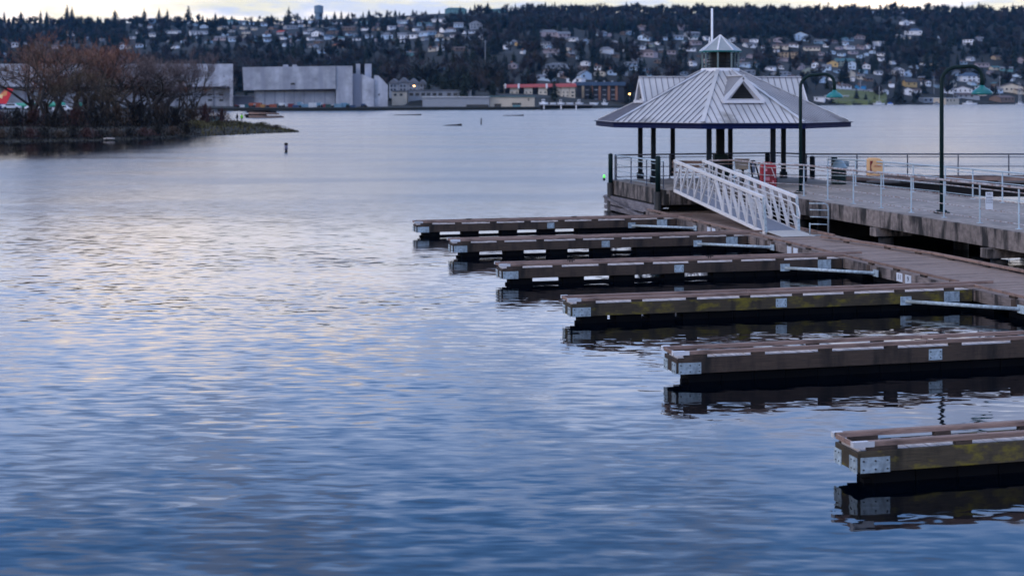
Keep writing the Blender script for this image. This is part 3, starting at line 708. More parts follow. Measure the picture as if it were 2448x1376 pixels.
tag(wat, kind='structure')
# ================================================================ FAR BUILDINGS
def wallm(key):
    C_ = {'white': (.80, .80, .84), 'cream': (.60, .52, .42), 'pink': (.34, .29, .32), 'blue': (.26, .38, .50), 'lblue': (.50, .62, .76), 'grey': (.30, .32, .36),
          'tan': (.40, .30, .20), 'teal': (.14, .30, .33), 'green': (.26, .30, .26), 'yellow': (.62, .42, .18), 'brown': (.16, .11, .09), 'bright': (.05, .28, .55), 'brick': (.25, .12, .08)}
    return mat('wall_'+key, C_[key], .8, .08, .3)
def roofm(key):
    C_ = {'dark': (.045, .05, .065), 'grey': (.14, .15, .18), 'brown': (.10, .07, .07), 'teal': (.05, .13, .15), 'red': (.35, .045, .04), 'white': (.5, .52, .56), 'orange': (.42, .12, .06), 'blue': (.05, .09, .16)}
    return mat('roof_'+key, C_[key], .8, .2, .3)
WN = {'white': 'white', 'cream': 'cream', 'pink': 'pinkish', 'blue': 'blue', 'lblue': 'pale blue', 'grey': 'grey', 'tan': 'tan', 'teal': 'teal', 'green': 'grey-green', 'yellow': 'yellow', 'brown': 'brown', 'bright': 'bright blue', 'brick': 'brick'}
HOUSES = []     # dict(px, py, w, h, d)
def solve(px, py):
    s = shore(px); d = s+4; last = None
    while d < dridge(px)+40:
        y = HY + (CAMZ-ground(px, d))*F/d
        if y <= py: return d
        d += 4
    return dridge(px)
def house(px, py, w, h, wall, roof, typ='gable', yaw=None):
    d = solve(px, py); rr = random.Random(int(px*13+py*7))
    W = w*d/F; H = max(h*d/F, 3.2); X = atp(px, d); z = ground(px, d)
    yaw = rr.uniform(-38, 38) if yaw is None else yaw
    t = thing('house', None, 'house', (X, d, z), R(yaw), None)
    dep = max(min(W*.8, 11), 7)
    rh = {'gable': .36, 'front': .48, 'hip': .4, 'flat': .10}[typ]*H; wh = H-rh if typ != 'front' else H-.42*min(W, H*1.6)*.6
    wh = max(wh, 2.4); rh = H-wh if H-wh > .5 else max(1.4, .3*H)
    hw = W/2
    m = MB().box(-hw, hw, -dep/2, dep/2, -5, wh)
    if typ == 'front': m.add([(-hw, -dep/2, wh), (hw, -dep/2, wh), (0, -dep/2, wh+rh), (-hw, dep/2, wh), (hw, dep/2, wh), (0, dep/2, wh+rh)], [(0, 1, 2), (5, 4, 3)])
    if typ == 'gable': m.add([(-hw, -dep/2, wh), (-hw, dep/2, wh), (-hw, 0, wh+rh), (hw, -dep/2, wh), (hw, dep/2, wh), (hw, 0, wh+rh)], [(2, 1, 0), (3, 4, 5)])
    m.build('walls', wallm(wall), t)
    o = .5; r = MB(); y0, y1 = -dep/2-o, dep/2+o; x0, x1 = -hw-o, hw+o; T = .25
    def slab(q): r.add([tuple(a) for a in q] + [(a[0], a[1], a[2]-T) for a in q], [(0,1,2,3),(7,6,5,4),(0,4,5,1),(1,5,6,2),(2,6,7,3),(3,7,4,0)])
    e = wh + .12
    if typ == 'gable': slab([(x0, y0, e-.2), (x1, y0, e-.2), (x1, 0, e+rh), (x0, 0, e+rh)]); slab([(x0, 0, e+rh), (x1, 0, e+rh), (x1, y1, e-.2), (x0, y1, e-.2)])
    elif typ == 'front': slab([(x0, y0, e-.2), (0, y0, e+rh), (0, y1, e+rh), (x0, y1, e-.2)]); slab([(0, y0, e+rh), (x1, y0, e-.2), (x1, y1, e-.2), (0, y1, e+rh)])
    elif typ == 'hip':
        k = min(hw*.6, dep/2)
        r.add([(x0, y0, e), (x1, y0, e), (x1, y1, e), (x0, y1, e), (-hw+k, 0, e+rh), (hw-k, 0, e+rh)], [(0, 1, 5, 4), (1, 2, 5), (2, 3, 4, 5), (3, 0, 4), (3, 2, 1, 0)])
    else: r.box(x0, x1, y0, y1, wh+.02, wh+.45)
    ro = r.build('roof', roofm(roof), t)
    if w >= 11:
        nst = 2 if wh > 4.6 else 1; nw = max(2, int(W/3.6))
        if w < 16: nw = 2
        for st in range(nst):
            for i in range(nw):
                if rr.random() < .15: continue
                x = -hw + W*(i+.5)/nw + rr.uniform(-.2, .2); zz = wh*(st+.35)/nst; ww = rr.uniform(.5, 1.0)
                MB().box(x-ww, x+ww, -dep/2-.06, -dep/2-.01, zz, zz+min(1.5, wh/nst*.5)).build('window', GLASS, t)
    if rr.random() < .3 and typ != 'flat': MB().box(-hw*.4-.5, -hw*.4+.5, -.4, .6, wh, wh+rh+1.2).build('chimney', wallm('brick'), ro)
    HOUSES.append(dict(px=px, py=py, w=w, h=h, d=d, o=t, wall=wall, roof=roof, typ=typ, n=(2 if wh > 4.6 else 1)))
    return t
HL = """360 88 38 8 white grey gable;416 80 32 7 white grey gable;477 83 48 9 white grey gable;533 71 22 8 cream grey gable;578 57 25 8 grey grey gable;363 52 16 8 blue grey gable;552 55 26 8 blue teal gable;294 118 15 12 white dark front;308 117 12 8 tan brown gable;337 113 24 7 lblue grey gable;407 101 30 8 grey dark gable;530 97 40 10 pink grey gable;556 100 30 12 lblue grey gable;605 92 22 8 blue dark gable;674 83 20 9 grey red gable;690 112 26 8 lblue grey gable;46 112 32 10 white grey gable;100 124 36 12 pink brown flat;6 137 16 12 lblue blue gable;140 116 24 8 pink brown gable
559 58 24 9 blue teal gable;594 60 22 8 lblue teal gable;628 63 22 8 lblue grey gable;695 70 30 9 grey grey gable;719 55 16 7 white grey gable;751 56 24 7 lblue grey gable;640 100 24 9 lblue dark gable;759 87 24 12 white grey front;785 95 18 10 lblue blue gable;809 99 24 11 white teal gable;812 114 30 9 tan orange hip;768 128 20 9 lblue grey gable;745 114 26 9 grey brown gable;791 72 26 8 blue dark gable;835 73 30 9 brown brown gable;870 60 26 8 blue teal gable;908 64 26 8 pink brown gable;937 71 20 9 white grey gable;963 57 30 9 lblue grey gable;982 50 18 9 cream brown front;1015 62 34 8 blue teal gable;1050 53 40 9 white grey gable;925 94 28 15 lblue grey hip;962 93 24 14 white grey gable;988 92 26 13 white dark gable;1011 87 24 12 lblue grey gable;1031 84 18 10 blue grey gable;1070 77 32 11 white brown gable;1096 66 22 12 lblue grey gable;1136 70 30 20 grey grey front;1120 81 26 9 white dark gable;1118 98 30 12 lblue grey gable;1149 95 9 13 white dark front;1208 118 12 12 white dark front;1224 108 18 12 lblue grey gable;1240 110 14 10 yellow brown gable;1052 122 16 13 white grey front;1033 123 18 8 cream brown gable;986 133 26 9 teal grey gable;1050 169 19 8 teal grey hip;1227 165 20 14 pink grey front;1100 122 34 9 brown brown gable;1090 27 52 13 teal teal hip;1190 30 40 9 teal teal gable
1312 87 48 15 pink grey hip;1346 90 30 13 pink grey gable;1365 99 32 9 white grey gable;1396 106 26 12 lblue grey front;1309 109 26 9 grey dark gable;1319 127 36 10 pink brown gable;1437 86 22 11 lblue grey gable;1449 128 30 15 white pink hip;1467 108 26 9 white white hip;1530 118 28 9 white grey hip;1554 112 20 8 green grey gable;1537 73 24 12 pink brown gable;1542 97 28 15 lblue grey front;1548 137 42 18 pink brown hip;1633 73 30 13 pink brown gable;1620 95 26 10 lblue grey gable;1656 88 36 12 grey grey gable;1652 123 22 8 white grey gable;1661 108 26 9 pink brown gable;1654 157 16 11 white grey front;1251 129 9 8 white grey front;1332 164 52 13 grey grey hip;1400 158 20 11 white grey front;1312 182 22 14 white brown gable;1336 184 20 12 white grey gable;1304 193 38 13 lblue grey gable;1394 190 32 20 lblue grey front;1377 199 38 11 white white flat;1434 181 26 12 cream brown front;1463 180 20 14 lblue dark front;1508 160 28 11 lblue grey gable;1519 150 22 9 grey grey gable;1480 166 26 9 pink brown gable;1352 188 18 8 brown brown gable;1605 130 20 9 pink brown gable;1585 96 18 8 lblue grey gable;1690 96 22 9 white grey gable;1700 120 20 9 lblue grey gable
1752 101 20 11 white grey front;1792 113 28 10 white grey gable;1862 101 26 11 pink brown front;1866 117 36 10 cream brown gable;1897 113 22 9 white brown gable;1914 97 36 20 lblue grey front;1940 121 36 9 cream brown gable;1963 104 28 9 blue grey gable;1975 113 12 8 white grey front;2024 98 26 8 blue teal hip;2055 94 24 10 pink brown hip;2101 110 24 11 white grey flat;2030 118 22 8 white grey gable;2056 118 24 8 pink brown gable;2078 117 20 9 white grey gable;2108 36 44 13 lblue grey hip;2151 33 32 12 white brown hip;2162 60 18 12 white grey front;2180 56 16 6 white grey gable;2149 95 16 14 white grey front;2168 94 18 9 cream grey gable;2184 84 40 14 white blue hip;2254 93 28 8 lblue grey hip;2312 108 30 14 white dark flat;2340 98 20 9 grey grey gable;1777 160 30 10 lblue grey gable;1841 168 24 9 white grey gable;1888 139 52 14 tan brown flat;1872 146 26 8 pink brown gable;1911 167 18 14 pink grey front;1935 180 34 18 green grey front;1948 163 14 14 white grey front;1962 172 20 12 lblue dark gable;1990 160 26 15 yellow brown front;1976 168 20 13 lblue grey gable;2018 158 46 18 green teal gable;2037 166 18 20 lblue grey front;2071 165 18 13 white brown front;2030 187 22 18 cream grey front;1962 198 26 14 lblue grey front;2056 190 18 12 cream grey gable;2057 212 20 10 bright dark gable;2012 213 36 12 white brown gable;2035 224 58 8 white grey gable;2097 224 44 8 white grey gable;2147 182 24 20 white grey front;2178 184 30 18 lblue blue front;2174 207 28 17 yellow dark gable;2170 226 18 16 white grey front;2190 224 18 9 white brown gable;2213 206 14 13 white brown front;2317 196 46 22 white blue hip;2283 181 22 11 lblue grey gable;2324 204 16 9 lblue grey gable;2300 223 44 16 white brown front;2264 222 24 11 white grey gable;2378 222 30 12 lblue grey gable;2414 221 54 20 cream brown front;2440 224 40 12 cream brown gable;2312 236 50 12 grey brown gable;2395 243 52 14 brown brown gable;2320 146 14 9 white grey front;2382 143 20 9 tan brown gable;2347 160 30 9 pink brown gable;2405 170 30 9 teal grey gable;2446 152 26 14 pink brown gable;2440 186 30 9 lblue grey gable;1865 182 40 10 grey grey gable;1800 140 26 10 pink brown gable;1830 130 20 8 lblue grey gable;1790 178 24 9 grey grey gable;2000 240 44 8 white white flat;1960 243 24 7 white white flat;2214 246 26 11 grey white flat;2262 247 52 12 cream white flat"""
for row in HL.replace('\n', ';').split(';'):
    a = row.split(); wl = a[4]; rf_ = a[5] if a[5] != 'pink' else 'grey'
    house(float(a[0]), float(a[1]), float(a[2]), float(a[3]), wl, rf_, a[6])
# filler houses in the built-up belts
rr = random.Random(5)
BELT = [((440, 1150), (56, 104), 60), ((1290, 1700), (80, 185), 34), ((1760, 2120), (100, 200), 34), ((2130, 2448), (150, 215), 16), ((20, 420), (60, 120), 8)]
for (xa, xb), (ya, yb), n in BELT:
    k = 0; tr = 0
    while k < n and tr < 900:
        tr += 1; px = rr.uniform(xa, xb); py = rr.uniform(ya, yb); w = rr.uniform(9, 21); h = rr.uniform(5, 8.5)
        if any(abs(px-H_['px']) < (w+H_['w'])/2+1 and -H_['h']-1 < (py-H_['py']) < h+1 for H_ in HOUSES): continue
        house(px, py, w, h, rr.choice(['lblue', 'white', 'grey', 'pink', 'blue', 'white', 'cream', 'brown']), rr.choice(['grey', 'dark', 'brown', 'grey', 'teal']), rr.choice(['gable', 'gable', 'hip', 'front'])); k += 1
# labels: look + zone, ordinal where needed
def zone(px, py):
    if py < 48: return 'on skyline ridge'
    if px < 450: return 'behind left bare trees'
    if px < 930: return 'high above hangar' if py < 90 else 'just above hangar'
    if px < 1190: return 'hilltop right of water tower' if py < 100 else 'woods above arcaded building'
    if px < 1500: return 'high above red apartment roof' if py < 135 else 'just above red apartment roof'
    if px < 1730: return 'high left of cupola' if py < 112 else 'low left of cupola'
    if px < 1905: return 'high right of cupola' if py < 125 else 'low right of cupola'
    if px < 2130: return 'high above left lamp' if py < 130 else ('dense street above left lamp' if py < 205 else 'beside the far lawn')
    return 'woods above right lamp' if py < 125 else ('slope around right lamp' if py < 207 else 'waterfront behind right lamp')
SH = {'gable': 'ridge roof', 'front': 'gable front', 'hip': 'hip roof', 'flat': 'flat roof'}
def size(w): return 'tiny' if w < 15 else ('small' if w < 24 else ('wide' if w >= 36 else 'mid-sized'))
from collections import defaultdict
G = defaultdict(list)
for H_ in HOUSES: G[(size(H_['w']), WN[H_['wall']], SH[H_['typ']], H_['roof'], zone(H_['px'], H_['py']))].append(H_)
for key, hs in G.items():
    hs.sort(key=lambda q: q['px'])
    for i, H_ in enumerate(hs):
        base = f"{key[0]} {key[1]} house, {key[3]} {key[2]}"
        if len(hs) == 1: lab = f"{base}, {key[4]}"
        else:
            pos = 'leftmost' if i == 0 else ('rightmost' if i == len(hs)-1 else ORD[i]+' from left')
            lab = f"{base}, {pos}, {key[4]}"
        H_['o']['label'] = lab; H_['o']['group'] = 'houses on the far hillside'
# water tower
d = dridge(762); t = thing('water_tower', 'pale blue cylindrical water tower on the skyline above the hangar', 'water tower', (atp(762, d), d, ground(762, d)))
z1 = zat(12, d)-ground(762, d); r_ = 11*d/F
MB().lathe([(r_*.86, -5), (r_*.86, z1*.35), (r_, z1*.45), (r_, z1*.86)], 24).build('tank', mat('tower_paint', (.16, .24, .33), .7, .1, .1), t, smooth=False)
MB().lathe([(r_*1.03, z1*.86), (r_*1.03, z1*.9), (r_*.5, z1*.97), (.1, z1)], 24).build('tank_roof', mat('tower_paint', (.2, .28, .36)), t)
# ---- hangars
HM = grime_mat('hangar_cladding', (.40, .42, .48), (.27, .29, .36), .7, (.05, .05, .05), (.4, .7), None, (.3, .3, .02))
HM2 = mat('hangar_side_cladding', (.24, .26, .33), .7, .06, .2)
HD = grime_mat('hangar_door_cladding', (.30, .32, .37), (.24, .26, .31), .7, (.05, .05, .05), (.4, .7), None, (.4, .4, .02))
SHEAR = 0.
def shear(mb_):
    y0 = min(v[1] for v in mb_.v); mb_.v = [(v[0]+(v[1]-y0)*SHEAR, v[1], v[2]) for v in mb_.v]; return mb_
def bx(px0, px1, y0, y1, d, dep, m, name, par, d0=0): # px range, y range (top,bottom) on plane d
    x0, x1 = atp(px0, d), atp(px1, d); return shear(MB().box(x0, x1, d-d0, d-d0+dep, zat(y1, d), zat(y0, d))).build(name, m, par)
d = 600; SHEAR = -.118
h = thing('hangar', 'largest pale grey hangar with long sliding doors, at the water behind the yard vehicles', 'hangar', (0, 0, 0))
bx(608, 802, 214, 262, d+3, 60, HD, 'door_wall', h)
bx(803, 843, 158, 262, d, 62, HM, 'end_wall', h)
o = MB(); a = [(atp(580, d), zat(161, d)), (atp(802.8, d), zat(158, d)), (atp(802.8, d), zat(212.5, d)), (atp(583, d), zat(216, d))]
o.add([(x, d-.5, z) for x, z in a] + [(x, d+60, z) for x, z in a], [(0,1,2,3)[::-1], (7,6,5,4)[::-1], (0,4,5,1)[::-1], (1,5,6,2)[::-1], (2,6,7,3)[::-1], (3,7,4,0)[::-1]])
shear(o).build('upper_wall', HM, h)
bx(612, 802, 212.5, 217, d+.5, 2, mat('door_head_shadow_gap', (.03, .03, .05), .8), 'door_track_shadow', h)  # track strip, its dark colour painting the shadow under the upper wall
for i, px in enumerate((610, 633, 657, 680, 703, 727, 752, 777, 801)): bx(px-.45, px+.45, 217.5, 262, d+2.9, .5, mat('door_joint', (.10, .10, .14), .8), 'door_joint', h)
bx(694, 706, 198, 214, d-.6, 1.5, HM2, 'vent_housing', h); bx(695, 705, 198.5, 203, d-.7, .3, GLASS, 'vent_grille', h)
bx(677, 688, 155, 159.5, d+8, 5, HM, 'roof_vent', h); bx(699, 709, 155, 159, d+8, 5, HM, 'roof_vent', h)
SHEAR = -.095
h2 = thing('hangar_annex', 'stepped grey annex with sloping roofs and twin towers at the hangar\'s right end', 'building', (0, 0, 0))
def slant(px0, px1, ya, yb, yb2, dd, dep, m, name):
    x0, x1 = atp(px0, dd), atp(px1, dd); q = [(x0, zat(yb, dd)), (x1, zat(yb, dd)), (x1, zat(yb2, dd)), (x0, zat(ya, dd))]
    shear(MB().add([(x, dd, z) for x, z in q] + [(x, dd+dep, z) for x, z in q], [(0,1,2,3),(7,6,5,4),(0,4,5,1),(1,5,6,2),(2,6,7,3),(3,7,4,0)])).build(name, m, h2)
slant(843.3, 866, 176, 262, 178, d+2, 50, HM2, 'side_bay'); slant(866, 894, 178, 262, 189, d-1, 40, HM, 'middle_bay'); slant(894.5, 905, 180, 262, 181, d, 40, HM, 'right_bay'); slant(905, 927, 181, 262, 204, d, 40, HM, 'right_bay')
bx(851, 861, 153, 180, d+5, 4, HM, 'tower', h2); bx(872, 888, 153, 186, d+5, 4, HM, 'tower', h2); bx(861.2, 871.8, 154, 176, d+7, 3, BLACK, 'tower_gap_panel', h2)
bx(905, 908, 224, 229, d-.2, .2, GLASS, 'window', h2)
SHEAR = -.205
h = thing('hangar', 'left hangar of the pair, partly hidden behind the bare trees', 'hangar', (0, 0, 0))
bx(-330, 557, 153, 208, d+20, 60, HM, 'upper_wall', h); bx(549, 557, 208.3, 262, d+20, 60, HM, 'corner_wall', h); bx(-330, 548.5, 208.3, 262, d+24, 50, HD, 'door_wall', h)
bx(-330, 548.5, 207, 210, d+19.5, 3, MATS['door_head_shadow_gap'], 'door_track_shadow', h)  # same painted shadow strip along the left hangar's door head
for px in (395, 422, 450, 497, 524):
    for y in (224, 237): bx(px, px+10, y, y+5, d+23.8, .3, GLASS, 'window', h)
for px in range(-300, 540, 45): bx(px, px+1, 210, 262, d+23.7, .4, MATS['door_joint'], 'door_joint', h)
SHEAR = -.19
h = thing('shed', 'low grey shed in the gap between the two hangars', 'building', (0, 0, 0))
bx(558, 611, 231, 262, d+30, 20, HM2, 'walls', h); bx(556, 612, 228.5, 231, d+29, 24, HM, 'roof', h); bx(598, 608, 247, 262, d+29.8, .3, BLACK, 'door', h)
SHEAR = 0.
def block(name, lab, cat, px0, px1, yt, yb, d, dep, wall, roof, wins=None, over=1.2):
    t = thing(name, lab, cat, (0, 0, 0)); bx(px0, px1, yt, yb+14, d, dep, wall, 'walls', t)
    bx(px0-over, px1+over, yt-2.2, yt-.1, d-.6, dep+1.2, roof, 'roof', t)
    if wins:
        for (a, b, y0, y1) in wins: bx(a, b, y0, y1, d-.15, .12, GLASS, 'window', t)
    return t
GR = wallm('grey'); WH = wallm('white')
t = block('arcaded_building', 'long low grey building with a row of dark arched openings right of the hangar', 'building', 975, 1125, 217, 238, 660, 14, wallm('grey'), roofm('grey'),
      [(a, a+9, 222, 229) for a in (979, 993, 1007, 1020, 1034, 1048, 1069, 1084, 1098, 1110)])
t = thing('apartment_building', 'grey many-gabled apartment building with a warm lit lamp, right of the hangar', 'apartment building', (0, 0, 0))
for a, b, yt in ((930, 952, 190), (953, 975, 187), (976, 1000, 189), (1001, 1017, 192)):
    bx(a, b, yt+8, 235, 700, 16, wallm('grey'), 'walls', t)
    x0, x1 = atp(a-1.5, 700), atp(b+1.5, 700); z0, z1 = zat(yt+9, 700), zat(yt-2, 700); xm = (x0+x1)/2
    MB().add([(x0, 699, z0), (x1, 699, z0), (xm, 699, z1), (x0, 717, z0), (x1, 717, z0), (xm, 717, z1)], [(0, 1, 2), (5, 4, 3), (0, 3, 4, 1), (1, 4, 5, 2), (2, 5, 3, 0)]).build('roof', roofm('grey'), t)
    for q in (a+4, a+12):
        for y in (203, 212): bx(q, q+4, y, y+5, 699.8, .15, GLASS, 'window', t)
block('small_house_block', 'low cream annex under the grey apartments beside the arcaded building', 'building', 937, 972, 219, 238, 655, 10, wallm('cream'), roofm('grey'), [(942, 948, 224, 229), (956, 962, 224, 229)])
t = block('warehouse', 'long low pale warehouse with bright roof edge at the far waterfront', 'warehouse', 1010, 1170, 233, 261, 590, 24, wallm('grey'), roofm('white'), [(1115, 1168, 250, 258)])
t = block('warehouse', 'cream warehouse with dark teal doors below the red roofed apartments', 'warehouse', 1171, 1278, 232, 262, 592, 24, wallm('cream'), roofm('teal'), [(1182, 1198, 248, 259), (1224, 1246, 246, 251), (1262, 1265, 235, 241)])
bx(1225, 1244, 251.3, 259, 591.8, .15, wallm('teal'), 'door', t)
t = thing('apartment_building', 'four storey cream apartments with long red roof and dark balcony bays', 'apartment building', (0, 0, 0)); d = 720
for a, b, y0 in ((1204, 1206.5, 206), (1219, 1240, 212), (1253, 1273, 213), (1287, 1308, 212), (1322, 1341, 211), (1342, 1361, 210), (1362, 1375, 210)):
    bx(a, b, y0-3, 252, d, 14, wallm('cream'), 'wall_bay', t)
    for q in (a+4, b-6):
        if b-a > 10:
            for y in (219, 227, 235): bx(q, q+3, y, y+4, d-.15, .12, GLASS, 'window', t)
for a, b in ((1206.6, 1218.9), (1240.1, 1252.9), (1273.1, 1286.9), (1308.1, 1321.9)):
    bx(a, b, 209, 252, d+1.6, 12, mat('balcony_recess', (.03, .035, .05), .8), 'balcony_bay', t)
    for y in (219, 229, 239): bx(a+.2, b-.2, y, y+1.6, d+.3, .3, DKPOST, 'balcony_rail', t)
r_ = MB(); xs = (atp(1205, d), atp(1378, d)); r_.add([(xs[0], d-1.5, zat(210, d)), (xs[1], d-1.5, zat(208, d)), (xs[1], d+7, zat(199, d)), (xs[0]+1, d+7, zat(202, d)), (xs[0], d+15, zat(210, d)), (xs[1], d+15, zat(208, d))], [(0,1,2,3), (3,2,5,4), (0,3,4), (1,5,2), (0,4,5,1)])
r_.build('roof', roofm('red'), t)
for px in (1206, 1238, 1305): bx(px, px+4, 200, 212, d-1.8, 2, wallm('white'), 'parapet', t)
t = thing('apartment_building', 'apartment building with dark flat roof and brick piers right of the red roof', 'apartment building', (0, 0, 0)); d = 735
bx(1379, 1492, 205, 250, d+2, 14, mat('dark_facade', (.035, .04, .055), .6, .3, .3), 'facade', t)
bx(1376, 1496, 196, 205, d, 18, roofm('blue'), 'roof', t)
for px in (1391, 1412, 1431, 1453, 1471): bx(px, px+5.5, 205.2, 240, d+.5, 1.4, wallm('brick') if px != 1391 else wallm('tan'), 'brick_pier', t)
for px in (1400, 1421, 1441, 1462):
    for y in (214, 226, 236): bx(px, px+8, y, y+2, d+1.2, .5, GR, 'balcony_rail', t)
for px in (1423, 1443, 1462): bx(px, px+4, 193, 195.9, d+5, 2, GR, 'roof_vent', t)
# shore lamps (lit)
def lit(px, py, d, zb, lab):
    t = thing('street_lamp', lab, 'street lamp', (atp(px, d), d, zb)); z = zat(py, d)-zb
    MB().tube([(0, 0, -2), (0, 0, z)], .1, 6).build('pole', GR, t)
    MB().lathe([(.3, z-.1), (.5, z+.25), (.3, z+.6)], 10).build('lamp_head', ORG_E, t, smooth=True)
lit(1505, 226, 735, 1, 'tall lit orange street lamp left of the pavilion roof'); lit(990, 207, 690, 3, 'warm lit lamp in front of the grey gabled apartments')
# ---- yard vehicles and containers
def vehicle(px, w, hpx, d, key, kind, lab, cat):
    X = atp(px, d); W = w*d/F; Hh = hpx*d/F; zb = ground(px, d); t = thing(kind, lab, cat, (X, d, zb), R(random.uniform(-8, 8)), 'vehicles and containers in the waterfront yard')
    b = mat('paint_'+key, {'white': (.5, .53, .6), 'blue': (.015, .05, .13), 'teal': (.015, .10, .13), 'orange': (.30, .07, .03), 'red': (.20, .02, .025), 'yellow': (.36, .18, .05), 'lblue': (.14, .27, .38), 'green': (.01, .05, .045)}[key], .5, .2, .5)
    h = W/2
    if kind == 'shipping_container':
        MB().box(-h, h, -1.2, 1.2, .1, Hh).build('container_body', b, t)
        m = MB()
        x = -h+.2
        while x < h-.1: m.box(x, x+.12, -1.26, -1.201, .2, Hh-.1); x += .4
        m.build('corrugation', b, t)
    else:
        MB().box(-h, h*.45, -1.1, 1.1, .55, Hh).build('cargo_box', b, t, bevel=.05)
        c = MB().box(h*.48, h, -1.05, 1.05, .45, Hh*.78).build('cab', mat('paint_white', (.6, .62, .66)) if key != 'white' else b, t, bevel=.1)
        MB().box(h*.55, h*.98, -1.08, -1.052, Hh*.45, Hh*.68).build('window', GLASS, c)
        for x in (-h*.7, h*.1, h*.75): MB().tube([(x, -1.12, .45), (x, -.85, .45)], .45, 12).build('wheel', BLACK, t)
cols = ['red', 'white', 'teal', 'orange', 'orange', 'yellow', 'orange', 'orange', 'teal', 'white', 'red', 'blue', 'lblue', 'lblue', 'white', 'lblue', 'red', 'green', 'white', 'lblue', 'lblue', 'teal', 'blue', 'white', 'blue', 'orange', 'white', 'teal', 'orange', 'green', 'white', 'white', 'teal', 'lblue']
VS = []; px = 562
for i, c in enumerate(cols):
    w = random.uniform(13, 19) if c in ('white', 'orange', 'lblue') else random.uniform(10, 15)
    VS.append((px+w/2, w, c, 'shipping_container' if i % 3 else 'box_truck')); px += w*.86 if i not in (9, 24) else w+6
bykey = defaultdict(list)
for q in VS: bykey[(q[2], q[3])].append(q)
lm = [(640, 'behind the hi-vis person'), (735, 'in front of the hangar doors'), (810, 'in front of the right hangar doors'), (930, 'in front of the stepped annex'), (1010, 'below the arcaded building'), (3000, 'in front of the low pale warehouse')]
seen = {}
for px_, w_, c_, k_ in VS:
    where = next(n_ for x_, n_ in lm if px_ < x_)
    nm = {'lblue': 'pale blue'}.get(c_, c_) + (' container' if k_ == 'shipping_container' else ' box truck')
    key = (nm, where); lst = [q for q in bykey[(c_, k_)] if next(n_ for x_, n_ in lm if q[0] < x_) == where]
    j = [q[0] for q in lst].index(px_)
    lab = f'{nm} in the yard {where}' if len(lst) == 1 else f"{('left', 'middle', 'right', 'far right')[j if len(lst) > 2 or j == 0 else 2]} {nm} of {NUM[len(lst)]} {where}"
    vehicle(px_, w_, random.choice((6, 8, 9, 11, 13)), 536 + random.uniform(0, 14) + max(0, px_-1000)*.14, c_, k_, lab, 'container' if k_ == 'shipping_container' else 'truck')
# ---- boats
def boat(px, py, w, hull, lab, mast_=0, cabin=True, cover=None):
    d = min(5*F/(py-HY), shore(px)-9); zz = 0
    if py == 258.3: d = shore(px)-6; zz = zat(249.6, d)
    X = atp(px, d); L_ = w*d/F/2; t = thing('boat', lab, 'boat', (X, d, zz), R(random.uniform(-5, 5)), 'boats along the far shore')
    hb = L_*.28; n = 8; prof = []
    vs = []; 
    for z, s in ((-.3, .75), (.3, .92), (L_*.16+.5, 1.0)):
        for i in range(-n, n+1):
            a = i/n; vs.append((L_*s*a, -hb*s*(1-max(0, a)**2.2)*(1 if a > -1 else .7), z))
        for i in range(n, -n-1, -1):
            a = i/n; vs.append((L_*s*a, hb*s*(1-max(0, a)**2.2)*(1 if a > -1 else .7), z))
    k = 2*(2*n+1); fs = []
    for q in range(2):
        for i in range(k): fs.append((q*k+i, q*k+(i+1) % k, (q+1)*k+(i+1) % k, (q+1)*k+i))
    fs.append(tuple(range(2*k, 3*k)))
    MB().add(vs, fs).build('hull', hull, t)
    zt = L_*.16+.5
    if cover: MB().lathe([(hb*1.05, zt-.05), (hb*.8, zt+.5), (hb*.2, zt+.9)], 12).build('cover', cover, t).scale = (L_/hb*.8, 1, 1)
    elif cabin:
        c = MB().box(-L_*.45, L_*.25, -hb*.6, hb*.6, zt, zt+1.3).build('cabin', hull, t, bevel=.15)
        MB().box(-L_*.4, L_*.2, -hb*.6-.03, -hb*.6-.005, zt+.5, zt+1.0).build('window', GLASS, c)
    if mast_: MB().tube([(0, 0, zt), (0, 0, zt+mast_)], .09, 6).build('mast', WHITE, t)
boat(2102, 248.6, 30, WHITE, 'white sailboat with tall mast moored before the lawn', 12)
boat(2128, 249.2, 16, WHITE, 'small boat under a bright blue cover beside the tall conifer', 0, False, mat('blue_tarp', (.01, .12, .5), .6))
boat(2319, 251, 36, WHITE, 'long white boat moored below the right lamp shade')
boat(2440, 251, 24, WHITE, 'white boat with mast at the right edge of the far shore', 14)
boat(2240, 251, 20, GR, 'small grey boat moored in front of the cream boathouse')
for i, (px, w, nm) in enumerate(((1300, 22, 'leftmost white boat'), (1322, 16, 'second white boat'), (1341, 18, 'third white boat'), (1362, 18, 'fourth white boat'), (1385, 20, 'fifth white boat'), (1420, 22, 'sixth white boat'), (1446, 16, 'rightmost white boat'))):
    boat(px, 258.3, w, WHITE, nm+' of seven in the row below the long apartments', 0, i % 2 == 0)
t = thing('boat_shed_dock', 'low dark covered dock with white posts below the apartments', 'dock', (0, 0, 0)); d = 575
bx(1288, 1420, 249.5, 252, d, 6, mat('dock_roof', (.2, .2, .22), .7), 'roof', t); bx(1292, 1416, 252.2, 259, d+3, 4, BLACK, 'wall', t)
for px in (1299, 1376, 1340): bx(px, px+2.5, 252.2, 261, d-.5, .5, WH, 'post', t)
# lawn
p4 = [(2000, 962), (2118, 962), (2112, 1030), (1990, 1010)]
m = MB(); n = 20; vs = []
for i in range(n+1):
    for j in range(9):
        px = 1990 + (2120-1990)*i/n; d = 938 + 110*j/8; vs.append((atp(px, d), d, ground(px, d)+1.1 + 3.4*j/8))
m.add(vs, [(i*9+j, (i+1)*9+j, (i+1)*9+j+1, i*9+j+1) for i in range(n) for j in range(8)])
tag(m.build('lawn', mat('lawn_grass', (.09, .11, .03), .9, .3, .1), None), kind='structure')
